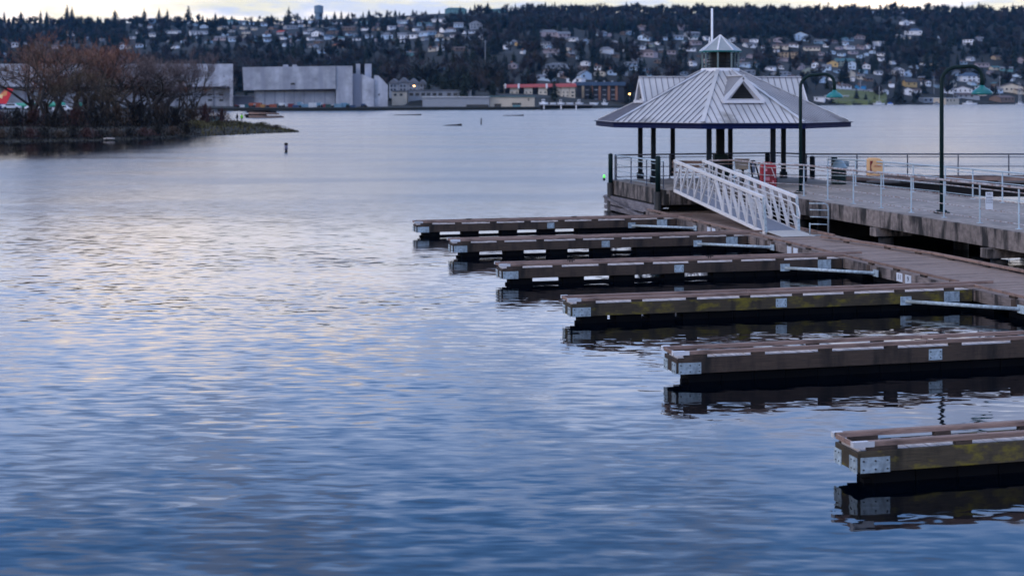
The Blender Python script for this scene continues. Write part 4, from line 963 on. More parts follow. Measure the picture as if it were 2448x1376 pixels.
# ================================================================ TREES
def crown_conifer(seed, n=17, per=10):
    r = random.Random(seed); m = MB()
    for i in range(n):
        f = i/(n-1); z = .06 + .92*f; R_ = (.235*(1-f)**.85+.012)*r.uniform(.75, 1.2)
        for j in range(per if f < .8 else 5):
            a = 2*math.pi*(j+r.random()*.8)/per + i*.7; rr_ = R_*r.uniform(.6, 1.2); w = R_*r.uniform(.28, .5)+.008
            c, s = math.cos(a), math.sin(a); zt = z+.05*(1-f)+.02; zd = z-.05*r.uniform(.4, 1.2)*(1-f*.6)
            m.add([(0, 0, zt), (rr_*c-w*s*.6, rr_*s+w*c*.6, zd), (rr_*1.08*c, rr_*1.08*s, zd-.012), (rr_*c+w*s*.6, rr_*s-w*c*.6, zd)], [(0, 1, 2), (0, 2, 3)])
    return m
def crown_bare(seed, n=260, thick=.010, spread=.34):
    r = random.Random(seed); m = MB()
    ends = []
    for i in range(9):
        a = r.uniform(0, 6.28); z0 = r.uniform(.22, .5); rad = spread*r.uniform(.4, .95); z1 = z0+r.uniform(.2, .45)
        p = Vector((0, 0, z0)); q = Vector((rad*math.cos(a), rad*math.sin(a), z1)); m.bar(p, q, thick*1.3); ends.append((p, q))
    for i in range(n):
        p, q = r.choice(ends); f = r.uniform(.25, 1); o = p.lerp(q, f) + Vector((r.gauss(0, .045), r.gauss(0, .045), r.gauss(0, .04)))
        d = Vector((o.x*1.6+r.gauss(0, .25), o.y*1.6+r.gauss(0, .25), r.uniform(.2, 1.0))).normalized()*r.uniform(.07, .2)
        s = Vector((-d.y, d.x, r.uniform(-.2, .2)*.1)).normalized()*thick*r.uniform(.5, 1.1)
        m.add([o-s, o+s, o+d], [(0, 1, 2)])
        d2 = (d + Vector((r.gauss(0, .06), r.gauss(0, .06), .02))); o2 = o + d*.4
        m.add([o2-s*.7, o2+s*.7, o2+d2*.9], [(0, 1, 2)])
    return m
def trunk_m(h=.9, r0=.016): return MB().tube([(0, 0, -.12), (0, 0, .3), (.004, 0, h)], [r0, r0*.8, r0*.2], 5)
M_CON = [mat('conifer_needles_'+c, v, .95, .35, .5, fine=False) for c, v in (('blue', (.006, .016, .022)), ('green', (.009, .019, .014)), ('black', (.004, .009, .012)))]
M_BARE = [mat('bare_twigs_'+c, v, .95, .3, .5) for c, v in (('mauve', (.042, .034, .040)), ('brown', (.036, .029, .027)), ('grey', (.026, .034, .042)))]
M_TRK = mat('tree_bark', (.035, .03, .03), .9)
def mk(mb_, name, m):
    o = mb_.build(name, m); me = o.data; D.objects.remove(o); return me, mb_
CONV = []; 
for i in range(5): CONV.append(mk(crown_conifer(40+i), 'conifer_crown', M_CON[i % 3]))
BARV = []
for i in range(4): BARV.append(mk(crown_bare(70+i, 170 if i < 2 else 240, (.013, .013, .030, .026)[i], .34), 'bare_crown', M_BARE[i % 3]))
TRK = mk(trunk_m(), 'tree_trunk', M_TRK)[0]
rr = random.Random(99); T = []
def hides(px, py, h, w, d):
    for H_ in HOUSES:
        if H_['d'] > d and abs(px-H_['px']) < (H_['w']*.42+w*.42) and py-h < H_['py']-.25*H_['h'] and py > H_['py']-H_['h']: return True
    return False
def try_tree(px, d, h, kind, force=False):
    z = ground(px, d); py = HY + (CAMZ-z)*F/d; hp = h*F/d; wp = hp*(.34 if kind else .6)
    if 560 < px < 930 and d < 700: return
    if d < shore(px)+12: return
    if not force and hides(px, py, hp, wp, d) and rr.random() < .84: return
    if any(abs(px-H_['px']) < H_['w']*.5+2 and abs(d-H_['d']) < 12 for H_ in HOUSES): return
    T.append((px, d, z, h, kind, py, hp))
n = 0
for _ in range(8000):
    px = rr.uniform(-80, 2530); f = dflat(px); r_ = dridge(px); d = f + (r_-f+90)*rr.random()**.8
    q = mnoise.noise(Vector((px*.007, d*.004, 3.3)))
    t_ = (d-f)/(r_-f)
    right = px > 1180
    con = rr.random() < (.62 + .5*q - (.15 if right and t_ > .6 else 0))
    if t_ > .93 and px < 1100 and rr.random() < .72: continue
    h = rr.uniform(8, 15) if con else rr.uniform(9, 17)
    if right and t_ > .55: h *= 1.12
    if t_ > .9: h *= .8
    try_tree(px, d, h, con)
# landmark conifers read off the photograph
for px, py, h in ((2150, 243, 62), (1835, 145, 62), (1850, 170, 46), (1982, 150, 42), (2060, 178, 30), (2090, 160, 40), (2120, 165, 48), (2215, 168, 52), (2235, 170, 50), (2380, 235, 34), (2330, 130, 40), (2425, 160, 60), (2405, 200, 40), (1912, 145, 34), (1420, 150, 70), (1390, 150, 55), (1530, 180, 50), (1345, 148, 45), (1590, 160, 55), (1515, 190, 38), (1290, 170, 45), (1180, 130, 55), (1160, 140, 50), (1000, 125, 48), (860, 90, 36), (892, 92, 40), (960, 155, 50), (1055, 210, 40), (700, 155, 50), (575, 150, 45), (545, 152, 40), (610, 155, 48), (655, 155, 46), (770, 140, 30), (1700, 160, 60), (1640, 175, 50), (1860, 195, 36), (1625, 150, 44), (2175, 132, 40), (2450, 190, 60), (2010, 200, 40), (1925, 215, 30), (1990, 228, 34)):
    d = solve(px, py); try_tree(px, d, h*d/F*rr.uniform(.9, 1.05), True, True)
for px, py, h in ((2120, 222, 52), (2100, 240, 40), (1100, 210, 70), (1150, 205, 60), (1190, 200, 60), (1230, 200, 44), (1050, 195, 60), (930, 150, 44), (1005, 190, 46), (680, 160, 34), (2075, 225, 40), (1950, 215, 44), (2200, 150, 44), (2165, 150, 46), (2385, 140, 44), (1510, 240, 50), (1540, 235, 50), (1480, 240, 36), (1560, 210, 60), (1400, 250, 14), (1170, 262, 16), (1105, 258, 18), (2345, 238, 20), (1580, 250, 44)):
    d = solve(px, py); try_tree(px, d, h*d/F, False, True)
# skyline conifers
for px, top in ((10, 26), (50, 24), (97, 22), (112, 24), (160, 8), (172, 14), (235, 38), (275, 20), (345, 18), (380, 16), (400, 20), (450, 12), (485, 34), (515, 30), (555, 38), (690, 14), (712, 30), (800, 26), (816, 24), (833, 28), (868, 26), (882, 22), (925, 24), (945, 22), (1018, 24), (1050, 22), (1100, 12), (1135, 6), (1220, 14)):
    d = dridge(px)-rr.uniform(0, 40); z = ground(px, d); h = zat(top, d)-z; T.append((px, d, z, max(h, 7), True, HY+(CAMZ-z)*F/d, h*F/d))
for _ in range(260):
    px = rr.uniform(1140, 2520); d = dridge(px)-rr.uniform(0, 60); z = ground(px, d); top = rr.uniform(2, 22) if rr.random() < .6 else rr.uniform(8, 26); h = zat(top, d)-z
    T.append((px, d, z, h, rr.random() < .4, HY+(CAMZ-z)*F/d, h*F/d))
def tzone(px, py):
    if py < 62: return 'the skyline ridge'
    if px < 450: return 'the slope behind the bare shoreline trees'
    if px < 930: return 'the slope above the hangars'
    if px < 1190: return 'the slope above the arcaded building'
    if px < 1500: return 'the slope above the long apartments'
    if px < 1730: return 'the slope left of the pavilion cupola'
    if px < 1905: return 'the slope right of the pavilion cupola'
    if px < 2130: return 'the slope above the left lamp'
    return 'the slope behind the right lamp'
def fill(kind, VAR, name, cat, look, stuffname, mats):
    L_ = sorted([q for q in T if q[4] == kind and -60 < q[0] < 2510], key=lambda q: -q[6])
    rest = L_[300:] + [q for q in T if q[4] == kind and not (-60 < q[0] < 2510)]
    for q in L_[:300]:
        px, d, z, h, _, py, hp = q; zn = tzone(px, py)
        t = D.objects.new(name, None); COL.objects.link(t); t.location = (atp(px, d), d, z-.3); t.rotation_euler = (0, 0, rr.uniform(0, 6.28)); s = h
        e_ = rr.uniform(.9, 1.7); t.scale = (s*e_, s*e_*rr.uniform(.9, 1.1), s)
        me, _m = rr.choice(VAR); c = D.objects.new('crown', me); COL.objects.link(c); c.parent = t
        k = D.objects.new('trunk', TRK); COL.objects.link(k); k.parent = t
        tag(t, f'{look} on {zn}', cat, f'{cat}s on {zn}')
    arrs = [(np.array(mb_.v), [np.array(f) for f in mb_.f]) for me, mb_ in VAR]
    V_ = []; F_ = []; MI = []; base = 0
    for q in rest:
        px, d, z, h, _, py, hp = q; vi = rr.randrange(len(arrs)); vv, ff = arrs[vi]; a = rr.uniform(0, 6.28); c, s = math.cos(a), math.sin(a); e = rr.uniform(.9, 1.75)
        P_ = np.empty_like(vv); P_[:, 0] = (vv[:, 0]*c - vv[:, 1]*s)*h*e + atp(px, d); P_[:, 1] = (vv[:, 0]*s + vv[:, 1]*c)*h*e + d; P_[:, 2] = vv[:, 2]*h + z-.3
        V_.append(P_)
        for f in ff: F_.append(tuple(int(x) for x in f+base))
        MI += [vi % 3]*len(ff); base += len(vv)
    if V_:
        me = D.meshes.new(stuffname); me.from_pydata(np.vstack(V_).tolist(), [], F_)
        for x in mats: me.materials.append(x)
        me.polygons.foreach_set('material_index', MI); me.update()
        o = D.objects.new(stuffname, me); COL.objects.link(o); tag(o, kind='stuff')
    print(name, len(L_), len(rest))
fill(True, CONV, 'conifer_tree', 'conifer', 'dark pointed conifer', 'conifer_woodland', M_CON)
fill(False, BARV, 'bare_tree', 'bare tree', 'leafless brownish tree', 'bare_woodland', M_BARE)
# ================================================================ PENINSULA (left)
fx = [-500, 0, 250, 450, 600, 716]; fy = [352, 341, 337, 328, 320.5, 316.2]
bxs = [-500, 0, 300, 450, 560, 640, 716]; by = [284, 287, 289, 292, 296, 303, 314.5]
def pen(p, t):   # t 0 front .. 1 back
    d0 = 5*F/(lerp(p, fx, fy)-HY); d1 = 5*F/(lerp(p, bxs, by)-HY)
    d0 += .8*mnoise.noise(Vector((p*.05, 0, 5)))
    d = d0 + (d1-d0)*t; hh = lerp(p, [-500, 300, 560, 640, 690, 716], [1.3, 1.1, .85, .45, .12, .02])
    e = min(1, t*9)**.7 * min(1, (1-t)*6)**.7
    return atp(p, d), d, -.25 + (hh+.25)*e + .12*e*mnoise.noise(Vector((p*.03, t*9, 1)))
m = MB(); NPX = 90; NT = 22; vs = []
for i in range(NPX+1):
    p = -500 + 1216*i/NPX
    for j in range(NT+1): vs.append(pen(p, j/NT))
m.add(vs, [(i*(NT+1)+j, (i+1)*(NT+1)+j, (i+1)*(NT+1)+j+1, i*(NT+1)+j+1) for i in range(NPX) for j in range(NT)])
tag(m.build('terrain', grime_mat('bank_soil', (.014, .011, .009), (.004, .004, .004), .95, (.5, .5, .5), (.45, .6), (.035, .035, .010), (.2, .2, .2)), None, smooth=True), kind='structure')
def detail_tree(seed, depth=6, spread=.55):
    r = random.Random(seed); m = MB(); tw = MB()
    def grow(p, d, L_, rad, k):
        q = p + d*L_
        if k >= depth-2: 
            s = Vector((-d.y, d.x, 0)); rad = max(rad, .0013); s = s.normalized()*rad if s.length > .01 else Vector((rad, 0, 0))
            tw.add([p-s, p+s, q], [(0, 1, 2)])
        else: m.tube([p, q], [rad, rad*.68], 5, cap=False)
        if k >= depth: return
        for _ in range(2 if k < 2 else 3):
            a = d + Vector((r.gauss(0, spread), r.gauss(0, spread), r.gauss(.10, spread*.5)))
            grow(p.lerp(q, r.uniform(.55, 1)), a.normalized(), L_*r.uniform(.62, .88), rad*.60, k+1)
    for _ in range(3): grow(Vector((r.uniform(-.02, .02), r.uniform(-.02, .02), -.02)), Vector((r.gauss(0, .28), r.gauss(0, .28), 1)).normalized(), .24, .019, 0)
    k_ = 1/max(v[2] for v in tw.v)
    for q in (m, tw): q.v = [(v[0]*k_, v[1]*k_, v[2]*k_) for v in q.v]
    return m, tw
TW = [mat('rust_twigs', (.21, .095, .06), .9, .3, .3), mat('brown_twigs', (.16, .10, .075), .9, .3, .3), mat('grey_mauve_twigs', (.16, .12, .12), .9, .3, .3), mat('olive_brown_twigs', (.11, .08, .05), .9, .3, .3)]
BRK = mat('shore_tree_bark', (.03, .024, .022), .9)
DT = []
for i in range(5):
    a, b = detail_tree(200+i, 7 if i % 2 else 8, .42 + .05*i)
    DT.append((mk(a, 'trunk', BRK)[0], mk(b, 'crown', TW[i % 4])[0]))
def shore_tree(px, t_, top, vi, mi, lab, wide=1.):
    x, y, z = pen(px, t_); h = zat(top-12, y)-z
    o = thing('bare_tree', lab, 'bare tree', (x, y, z), random.uniform(0, 6.28), 'leafless trees on the left point')
    s = h/1.0; o.scale = (s*wide, s*wide, s)
    a = D.objects.new('trunk', DT[vi][0]); COL.objects.link(a); a.parent = o
    c = D.objects.new('crown', DT[vi][1]); COL.objects.link(c); c.parent = o
    c.material_slots[0].link = 'OBJECT'; c.material_slots[0].material = TW[mi]
ST = [(75, .3, 70, 1, 0, 'tall rusty-topped tree above the red tailfin'), (120, .2, 95, 2, 1, 'dark leaning tree right of the red tailfin'),
      (165, .5, 90, 3, 0, 'rust-orange tree in the middle of the thicket'), (205, .35, 92, 4, 0, 'tallest and widest rust-orange tree'), (245, .25, 104, 1, 0, 'rusty tree right of the tallest one'),
      (270, .5, 118, 0, 1, 'brown tree behind the rusty ones'), (310, .3, 135, 2, 2, 'mauve-grey tree before the left hangar wall'), (345, .2, 140, 3, 2, 'mauve-grey tree with dense fine twigs'),
      (385, .35, 128, 4, 2, 'pale mauve tree in front of the hangar door'), (415, .5, 150, 1, 0, 'orange-brown low tree before the hangar'), (462, .45, 112, 0, 2, 'slim upright pale tree at the hangar corner'),
      (225, .15, 170, 2, 3, 'low dark tree at the water edge')]
for px, t_, top, vi, mi, lab in ST: shore_tree(px, t_, top, vi, mi, lab, 1.25 if top < 125 and px < 300 else (.62 if px == 462 else 1.3))
# shrubs
def shrub_mesh(seed, n=900, w=.022):
    r = random.Random(seed); m = MB()
    for i in range(n):
        a = r.uniform(0, 6.28); rad = abs(r.gauss(0, .5)); h = r.uniform(0, 1)*max(.05, 1-(rad/1.25)**2)
        o = Vector((rad*math.cos(a), rad*math.sin(a), h*.8)); d = Vector((r.gauss(0, .5), r.gauss(0, .5), r.uniform(.2, 1.2))).normalized()*r.uniform(.12, .34)
        s = Vector((-d.y, d.x, 0)).normalized()*w*r.uniform(.5, 1.4); m.add([o-s, o+s, o+d], [(0, 1, 2)])
    return m
SHM = [mat('dark_red_brush', (.07, .03, .028), .95, .4, .5), mat('brown_brush', (.075, .05, .036), .95, .4, .5), mat('dry_olive_brush', (.10, .085, .03), .95, .4, .5), mat('black_brush', (.010, .009, .009), .95, .4, .5)]
SV = [mk(shrub_mesh(300+i), 'shrub_foliage', SHM[i]) for i in range(4)]
def shrub(px, t_, hpx, wpx, vi, lab):
    x, y, z = pen(px, t_); o = D.objects.new('shrub', SV[vi][0]); COL.objects.link(o); o.location = (x, y, z-.05); o.rotation_euler = (0, 0, random.uniform(0, 6))
    o.scale = (wpx*y/F/2, wpx*y/F/2, hpx*y/F*(.72 if px < 440 else .9)); tag(o, lab or 'low dark brush overhanging the water along the bank of the left point', 'shrub', 'brush on the left point' if lab else 'low brush along the water edge')
SHR = [(490, .3, 62, 80, 0, 'dark red rounded shrub, largest of the brush near the tip'), (530, .35, 48, 60, 0, 'dark reddish shrub beside the hi-vis person'), (455, .3, 50, 90, 1, 'brown shrub left of the dark red one'),
       (420, .2, 70, 90, 3, 'black dense shrub at the foot of the pale trees'), (380, .25, 80, 100, 1, 'tall brown brush below the mauve trees'), (330, .2, 90, 110, 3, 'tall black brush in the middle of the bank'),
       (280, .2, 80, 110, 1, 'brown brush below the rusty trees'), (230, .15, 80, 110, 3, 'black brush below the tallest tree'), (180, .2, 70, 110, 0, 'reddish brush left of the tallest tree'), (130, .15, 62, 100, 3, 'black brush below the green fuselage'),
       (85, .2, 62, 110, 0, 'red brush below the white cars'), (40, .2, 64, 110, 3, 'dark brush below the red tailfin'), (-10, .2, 66, 110, 0, 'reddish brush cut by the left edge'), (660, .5, 13, 60, 1, 'low brown clump near the tip of the point'), (690, .5, 7, 40, 1, 'smallest brown clump at the very tip of the point'),
       (625, .45, 14, 60, 2, 'dry olive clump on the point'), (575, .3, 13, 70, 2, 'dry olive grass clump in front of the hi-vis person'), (520, .2, 16, 80, 2, 'olive clump below the dark red shrub'), (470, .12, 22, 90, 2, 'olive clump at the bank edge left of the tip')]
for i_, px_ in enumerate(range(-30, 470, 34)):
    SHR.append((px_, .035, random.uniform(26, 44), random.uniform(50, 74), (3, 1, 3, 0)[i_ % 4], None))
for a in SHR: shrub(*a)
m = MB(); r5 = random.Random(8)
for i in range(16000):
    px = r5.uniform(-300, 712); t_ = r5.uniform(.005, .75)**1.3; x, y, z = pen(px, t_); h = r5.uniform(.12, .55)*(.6 if px < 480 else (1 if px < 600 else .55))
    a = r5.uniform(0, 6.28); w = r5.uniform(.03, .12); dx, dy = math.cos(a)*w, math.sin(a)*w
    m.add([(x-dx, y-dy, z-.1), (x+dx, y+dy, z-.1), (x+r5.gauss(0, .2), y+r5.gauss(0, .2), z+h)], [(0, 1, 2)], 0 if px < 480 or r5.random() < .4 else 1)
tag(m.build('bank_grass', [SHM[3], SHM[2]]), kind='stuff')
x, y, z = pen(262, .012); t = thing('driftwood_log', 'pale driftwood log lying at the foot of the dark bank', 'log', (x, y-.3, .2), R(4)); t.scale = (.42, .42, .42)
MB().tube([(-1.6, 0, 0), (0, .1, .08), (1.7, 0, .02)], [.12, .16, .1], 8).build('trunk', W_DECK, t, smooth=True)
MB().tube([(.6, 0, .1), (1.1, 0, .4)], [.06, .03], 6).build('branch_stub', W_DECK, t)
for px, yb, yt, lab in ((2280, 236, 190, 'wooden utility pole just right of the right lamp post, on the shore'), (2390, 240, 182, 'utility pole right of the right lamp shade'), (2233, 226, 188, 'utility pole just left of the right lamp post'), (2057, 222, 190, 'pale pole behind the far lawn'), (2013, 222, 196, 'thin pole near the left lamp shade'), (2436, 246, 196, 'utility pole at the right edge of the far shore'), (1160, 158, 96, 'tall pole on the wooded slope above the arcaded building')):
    d = solve(px, yb); t = thing('utility_pole', lab, 'pole', (atp(px, d), d, ground(px, d)), 0, 'poles on the far shore'); h_ = (yb-yt)*d/F
    MB().tube([(0, 0, -1), (0, 0, h_)], [.28, .2], 6).build('pole', wallm('grey'), t)
    MB().box(-1.6, 1.6, -.08, .08, h_-1.6, h_-1.35).build('crossarm', wallm('grey'), t)
# green box + people on the point
def person(px, y, z, lab, top, legs, yaw=0):
    t = thing('person', lab, 'person', (atp(px, y), y, z), yaw)
    me = D.meshes.new('body')
    J = [((0,0,.92),.15),((0,0,1.15),.16),((0,0,1.40),.15),((0,0,1.52),.06),((0,0,1.60),.09),((0,-.01,1.70),.10),((0,0,1.77),.06),
         ((.20,0,1.38),.065),((.27,-.04,1.12),.05),((.24,-.16,.90),.038),((.24,-.20,.82),.035),((-.20,0,1.38),.065),((-.27,-.02,1.12),.05),((-.26,-.08,.88),.038),((-.26,-.1,.80),.035),
         ((.10,0,.86),.10),((.11,-.03,.48),.07),((.12,.02,.08),.05),((.12,-.12,.04),.04),((-.10,0,.86),.10),((-.12,.05,.48),.07),((-.14,.10,.08),.05),((-.14,-.03,.04),.04)]
    E = [(0,1),(1,2),(2,3),(3,4),(4,5),(5,6),(2,7),(7,8),(8,9),(9,10),(2,11),(11,12),(12,13),(13,14),(0,15),(15,16),(16,17),(17,18),(0,19),(19,20),(20,21),(21,22)]
    me.from_pydata([j[0] for j in J], E, []); o = D.objects.new('body', me); COL.objects.link(o)
    sk = o.modifiers.new('skin', 'SKIN'); o.modifiers.new('sub', 'SUBSURF').levels = 1
    for i, j in enumerate(J): me.skin_vertices[0].data[i].radius = (j[1], j[1]*.8)
    me.skin_vertices[0].data[0].use_root = True
    me.materials.append(legs); o.parent = t
    MB().lathe([(.20, .88), (.23, 1.0), (.24, 1.3), (.19, 1.46), (.09, 1.52)], 12).build('jacket', top, t, smooth=True).scale = (1.1, .8, 1)
    MB().lathe([(.10, 1.66), (.115, 1.72), (.09, 1.80), (.02, 1.83)], 10).build('cap', legs, t, smooth=True)
HIV = mat('hi_vis_yellow_green', (.25, .75, .03), .7)
person(578, 262, .22, 'person in a fluorescent yellow-green jacket standing near the tip of the point', HIV, INK, R(10))
person(567, 264, .22, 'person in dark clothes beside the one in the fluorescent jacket', DKPOST, INK, R(-30))
x, y, z = pen(515, .55); t = thing('equipment_box', 'low dark teal box on the grassy point left of the hi-vis person', 'box', (x, y, z))
MB().box(-1.3, 1.3, -.5, .5, 0, .9).build('body', wallm('teal'), t, bevel=.05); MB().box(-1.4, 1.4, -.58, .58, .9, 1.0).build('lid', GREEN, t, bevel=.02)
# log raft behind the point
t = thing('log_raft', 'dark raft of stacked logs lying in the water behind the tip of the point', 'raft', (0, 0, 0)); d = 350
for i, (a, b, y) in enumerate(((590, 660, 268), (596, 668, 272), (588, 640, 276), (600, 682, 279.5), (612, 655, 265))):
    MB().tube([(atp(a, d), d-i*.9, zat(y, d)+.1), (atp(b, d), d-i*.9+.4, zat(y, d))], [.28, .22], 8).build('log', W_RAIL if i % 2 else W_DARK, t, smooth=True)
MB().box(atp(590, d), atp(672, d), d-2, d+1, -.3, .5).build('float_base', W_DARK, t)
# airplane with red tail, green fuselages, cars
d = 430; t = thing('airliner', 'airliner whose red and orange tailfin shows at the left edge of the photo', 'airliner', (atp(2, d), d, 0), R(0))
zf = zat(262, d)
MB().tube([(-34, 0, zf), (-12, 0, zf), (-4, 0, zf+.5), (3.4, 0, zf+1.4)], [1.9, 1.9, 1.5, .35], 20).build('fuselage', mat('deep_blue_fuselage', (.03, .04, .18), .35), t, smooth=True)
def fin(poly, th, m, name, off=0):
    n = len(poly); MB().add([(a, -th+off, b) for a, b in poly] + [(a, th+off, b) for a, b in poly], [tuple(range(n)), tuple(range(2*n-1, n-1, -1))] + [(i, n+i, n+(i+1) % n, (i+1) % n) for i in range(n)]).build(name, m, t)
zt = zat(211, d); fin([(-4.2, zf+1.2), (1.6, zf+1.5), (3.9, zt-.3), (3.6, zt), (1.9, zt)], .18, mat('red_tailfin', (.62, .015, .03), .35, .1), 'tailfin')
fin([(-3.4, zf+2.4), (-2.0, zf+3.6), (1.2, zt-1.0), (2.1, zt-.5), (1.9, zt-2.2), (.4, zf+4.0)], .2, mat('orange_tail_band', (.85, .32, .12), .4), 'tail_band')
fin([(-2.6, zf+3.4), (-1.2, zf+4.6), (.6, zt-2.0), (.5, zt-3.2), (-.8, zf+3.8)], .22, mat('yellow_tail_band', (.9, .62, .3), .4), 'tail_band')
fin([(.4, zf+1.2), (3.0, zf+1.3), (3.6, zf+1.55), (1.4, zf+1.55)], 2.8, WHITE, 'tailplane')
PRI = mat('green_primer', (.03, .33, .24), .5, .15, 1)
for a, b, y, lab in ((118, 156, 250, 'green primed fuselage seen between the tree trunks'), (182, 196, 250, 'short green fuselage section right of the larger green one'), (38, 92, 252, 'dull green fuselage right of the red tailfin')):
    dd = 440; L_ = (atp(b, dd)-atp(a, dd))/2; t = thing('fuselage', lab, 'fuselage', (atp((a+b)/2, dd), dd, 0)); z = zat(y, dd)
    MB().tube([(-L_, 0, z), (L_*.7, 0, z), (L_, 0, z+.2)], [.75, .75, .4], 16).build('body', PRI, t, smooth=True)
    MB().box(-L_*.6, -L_*.5, -.3, .3, -.2, z-.6).box(L_*.5, L_*.6, -.3, .3, -.2, z-.6).build('cradle', GR, t)
def car(px, y, d, m, lab, cat='car'):
    z = zat(y, d); t = thing('parked_car', lab, cat, (atp(px, d), d, z), R(8))
    pr_ = [(-2.1, .35), (2.1, .35), (2.15, .8), (1.2, .95), (.7, 1.45), (-1.0, 1.45), (-1.7, .95), (-2.15, .85)]; n = len(pr_)
    MB().add([(a, -.85, b) for a, b in pr_] + [(a, .85, b) for a, b in pr_], [tuple(range(n)), tuple(range(2*n-1, n-1, -1))] + [(i, n+i, n+(i+1) % n, (i+1) % n) for i in range(n)]).build('body', m, t, bevel=.08)
    MB().box(-1.2, .9, -.87, -.852, .98, 1.35).build('window', GLASS, t)
    for xx in (-1.3, 1.35): MB().tube([(xx, -.88, .34), (xx, -.6, .34)], .34, 14).build('wheel', BLACK, t)
car(150, 268, 300, WHITE, 'silver white car parked behind the tree trunks below the green fuselage'); car(82, 264, 330, WHITE, 'white car parked right of the airliner tail'); car(28, 262, 330, SIGNW, 'pale car just below the red tailfin')
# land strip behind the peninsula carrying cars / aircraft
m = MB(); m.prism([(atp(-500, 290), 290), (atp(300, 290), 290), (atp(420, 330), 330), (atp(520, 523), 523), (atp(-700, 523), 523)], -1, .5)
tag(m.build('airfield', mat('airfield_asphalt', (.05, .05, .055), .9)), kind='structure')
# ================================================================ HAZE
hz = MB().box(-1900, 2300, -12, 2960, -1.05, 235).build('haze', None)
mh = D.materials.new('haze_volume'); mh.use_nodes = True; nt = mh.node_tree; nt.nodes.remove(nt.nodes['Principled BSDF'])
pv = nt.nodes.new('ShaderNodeVolumePrincipled'); pv.inputs['Color'].default_value = (.08, .42, .88, 1); pv.inputs['Density'].default_value = .000032; pv.inputs['Anisotropy'].default_value = .2
nt.links.new(pv.outputs[0], nt.nodes['Material Output'].inputs['Volume'])
hz.data.materials.clear(); hz.data.materials.append(mh); tag(hz, kind='stuff')
# ================================================================ SKY + LIGHT
w = D.worlds.new('World'); sc.world = w; w.use_nodes = True; nt = w.node_tree; N = nt.nodes; L = nt.links
bg = N['Background']; bg.inputs['Strength'].default_value = .1
SUN_EL, SUN_AZ = 24, -118     # azimuth from +Y, negative = left
sky = N.new('ShaderNodeTexSky'); sky.sky_type = 'NISHITA'; sky.sun_disc = False; sky.sun_elevation = R(SUN_EL); sky.sun_rotation = R(SUN_AZ); sky.air_density = 1.2; sky.dust_density = 1.0; sky.ozone_density = 2.5
tc = N.new('ShaderNodeTexCoord'); sp = N.new('ShaderNodeSeparateXYZ'); L.new(tc.outputs['Generated'], sp.inputs[0])
def M_(op, a, b=None, c=None):
    n = N.new('ShaderNodeMath'); n.operation = op
    for i, s in enumerate((a, b, c)):
        if s is None: continue
        if isinstance(s, (int, float)): n.inputs[i].default_value = s
        else: L.new(s, n.inputs[i])
    return n.outputs[0]
zc_ = M_('MAXIMUM', sp.outputs[2], 0)
rp = N.new('ShaderNodeValToRGB'); cr = rp.color_ramp; L.new(zc_, rp.inputs[0])
stops = [(0, (.56, .53, .45)), (.070, (.62, .59, .50)), (.10, (1.0, 1.03, 1.24)), (.20, (.66, .87, 1.40)), (.31, (.20, .48, 1.12)), (.48, (.055, .24, .70)), (.72, (.34, .39, .50)), (1, (.50, .53, .60))]
while len(cr.elements) < len(stops): cr.elements.new(.5)
for e, (p, c) in zip(cr.elements, stops): e.position = p; e.color = (*c, 1)
# cloud layer projected on a high plane
dv = M_('ADD', zc_, .09); cb = N.new('ShaderNodeCombineXYZ'); L.new(M_('DIVIDE', sp.outputs[0], dv), cb.inputs[0]); L.new(M_('DIVIDE', sp.outputs[1], dv), cb.inputs[1])
def nz(scale, loc, det=6, r_=.6, st=(1, 1, 1)):
    mp = N.new('ShaderNodeMapping'); mp.inputs['Location'].default_value = loc; mp.inputs['Scale'].default_value = st; L.new(cb.outputs[0], mp.inputs[0])
    n = N.new('ShaderNodeTexNoise'); n.inputs['Scale'].default_value = scale; n.inputs['Detail'].default_value = det; n.inputs['Roughness'].default_value = r_; L.new(mp.outputs[0], n.inputs['Vector']); return n.outputs['Fac']
def ramp(s, a, b):
    n = N.new('ShaderNodeMapRange'); n.interpolation_type = 'SMOOTHSTEP'; n.inputs[1].default_value = a; n.inputs[2].default_value = b; L.new(s, n.inputs[0]); return n.outputs[0]
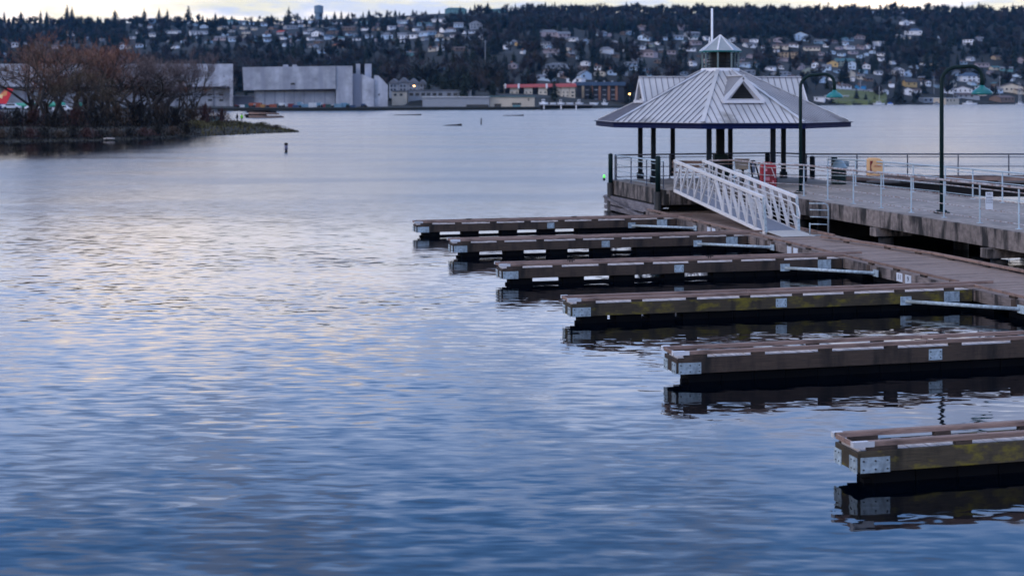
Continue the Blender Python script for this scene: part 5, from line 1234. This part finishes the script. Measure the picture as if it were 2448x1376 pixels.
def mix(f, a, b):
    x = N.new('ShaderNodeMix'); x.data_type = 'RGBA'
    if isinstance(f, (int, float)): x.inputs[0].default_value = f
    else: L.new(f, x.inputs[0])
    for s, i in ((a, 6), (b, 7)):
        if isinstance(s, tuple): x.inputs[i].default_value = (*s, 1)
        else: L.new(s, x.inputs[i])
    return x.outputs[2]
bright = ramp(nz(.55, (2.62, 7.3, 0), 6, .55, (1.2, .7, 1)), .48, .66); grey = ramp(nz(1.5, (5.2, 1.1, 0), 6, .6, (1, .8, 1)), .47, .60)
base = mix(M_('MULTIPLY', grey, .7), rp.outputs[0], (.36, .44, .70))
# warm lit breaks, only low in the sky
lowm = ramp(zc_, .23, .09)
base = mix(M_('MULTIPLY', bright, lowm), base, (1.55, 1.26, 1.0))
hib = ramp(nz(.9, (9.2, 3.1, 0), 5, .6), .52, .7)
base = mix(M_('MULTIPLY', hib, .45), base, (.84, .88, 1.25))
sc10 = N.new('ShaderNodeVectorMath'); sc10.operation = 'SCALE'; L.new(base, sc10.inputs[0]); sc10.inputs['Scale'].default_value = 10
fin_ = mix(.88, sky.outputs[0], sc10.outputs[0])
L.new(fin_, bg.inputs['Color'])
sl = D.lights.new('sun', 'SUN'); sl.energy = .55; sl.angle = R(14); sl.color = (1, .86, .74)
so = D.objects.new('sun', sl); COL.objects.link(so)
az = R(SUN_AZ); dirv = Vector((math.sin(az)*math.cos(R(SUN_EL)), math.cos(az)*math.cos(R(SUN_EL)), math.sin(R(SUN_EL))))
so.rotation_euler = dirv.to_track_quat('Z', 'Y').to_euler()
# ================================================================ CAMERA
cd = D.cameras.new('camera'); cam = D.objects.new('camera', cd); COL.objects.link(cam); sc.camera = cam
cam.location = (0, 0, CAMZ); cam.rotation_euler = (R(90), 0, 0)
cd.sensor_width = 36; cd.lens = F/2448*36; cd.shift_y = (HY-688)/2448; cd.clip_start = .5; cd.clip_end = 9000
cd.dof.use_dof = True; cd.dof.focus_distance = 27; cd.dof.aperture_fstop = cd.lens/1000/.036
sc.view_settings.view_transform = 'Standard'; sc.view_settings.look = 'None'; sc.view_settings.gamma = 1; sc.view_settings.exposure = .70
sc.render.resolution_x = 1024; sc.render.resolution_y = 575
sc.cycles.volume_bounces = 0
sc.cycles.max_bounces = 6
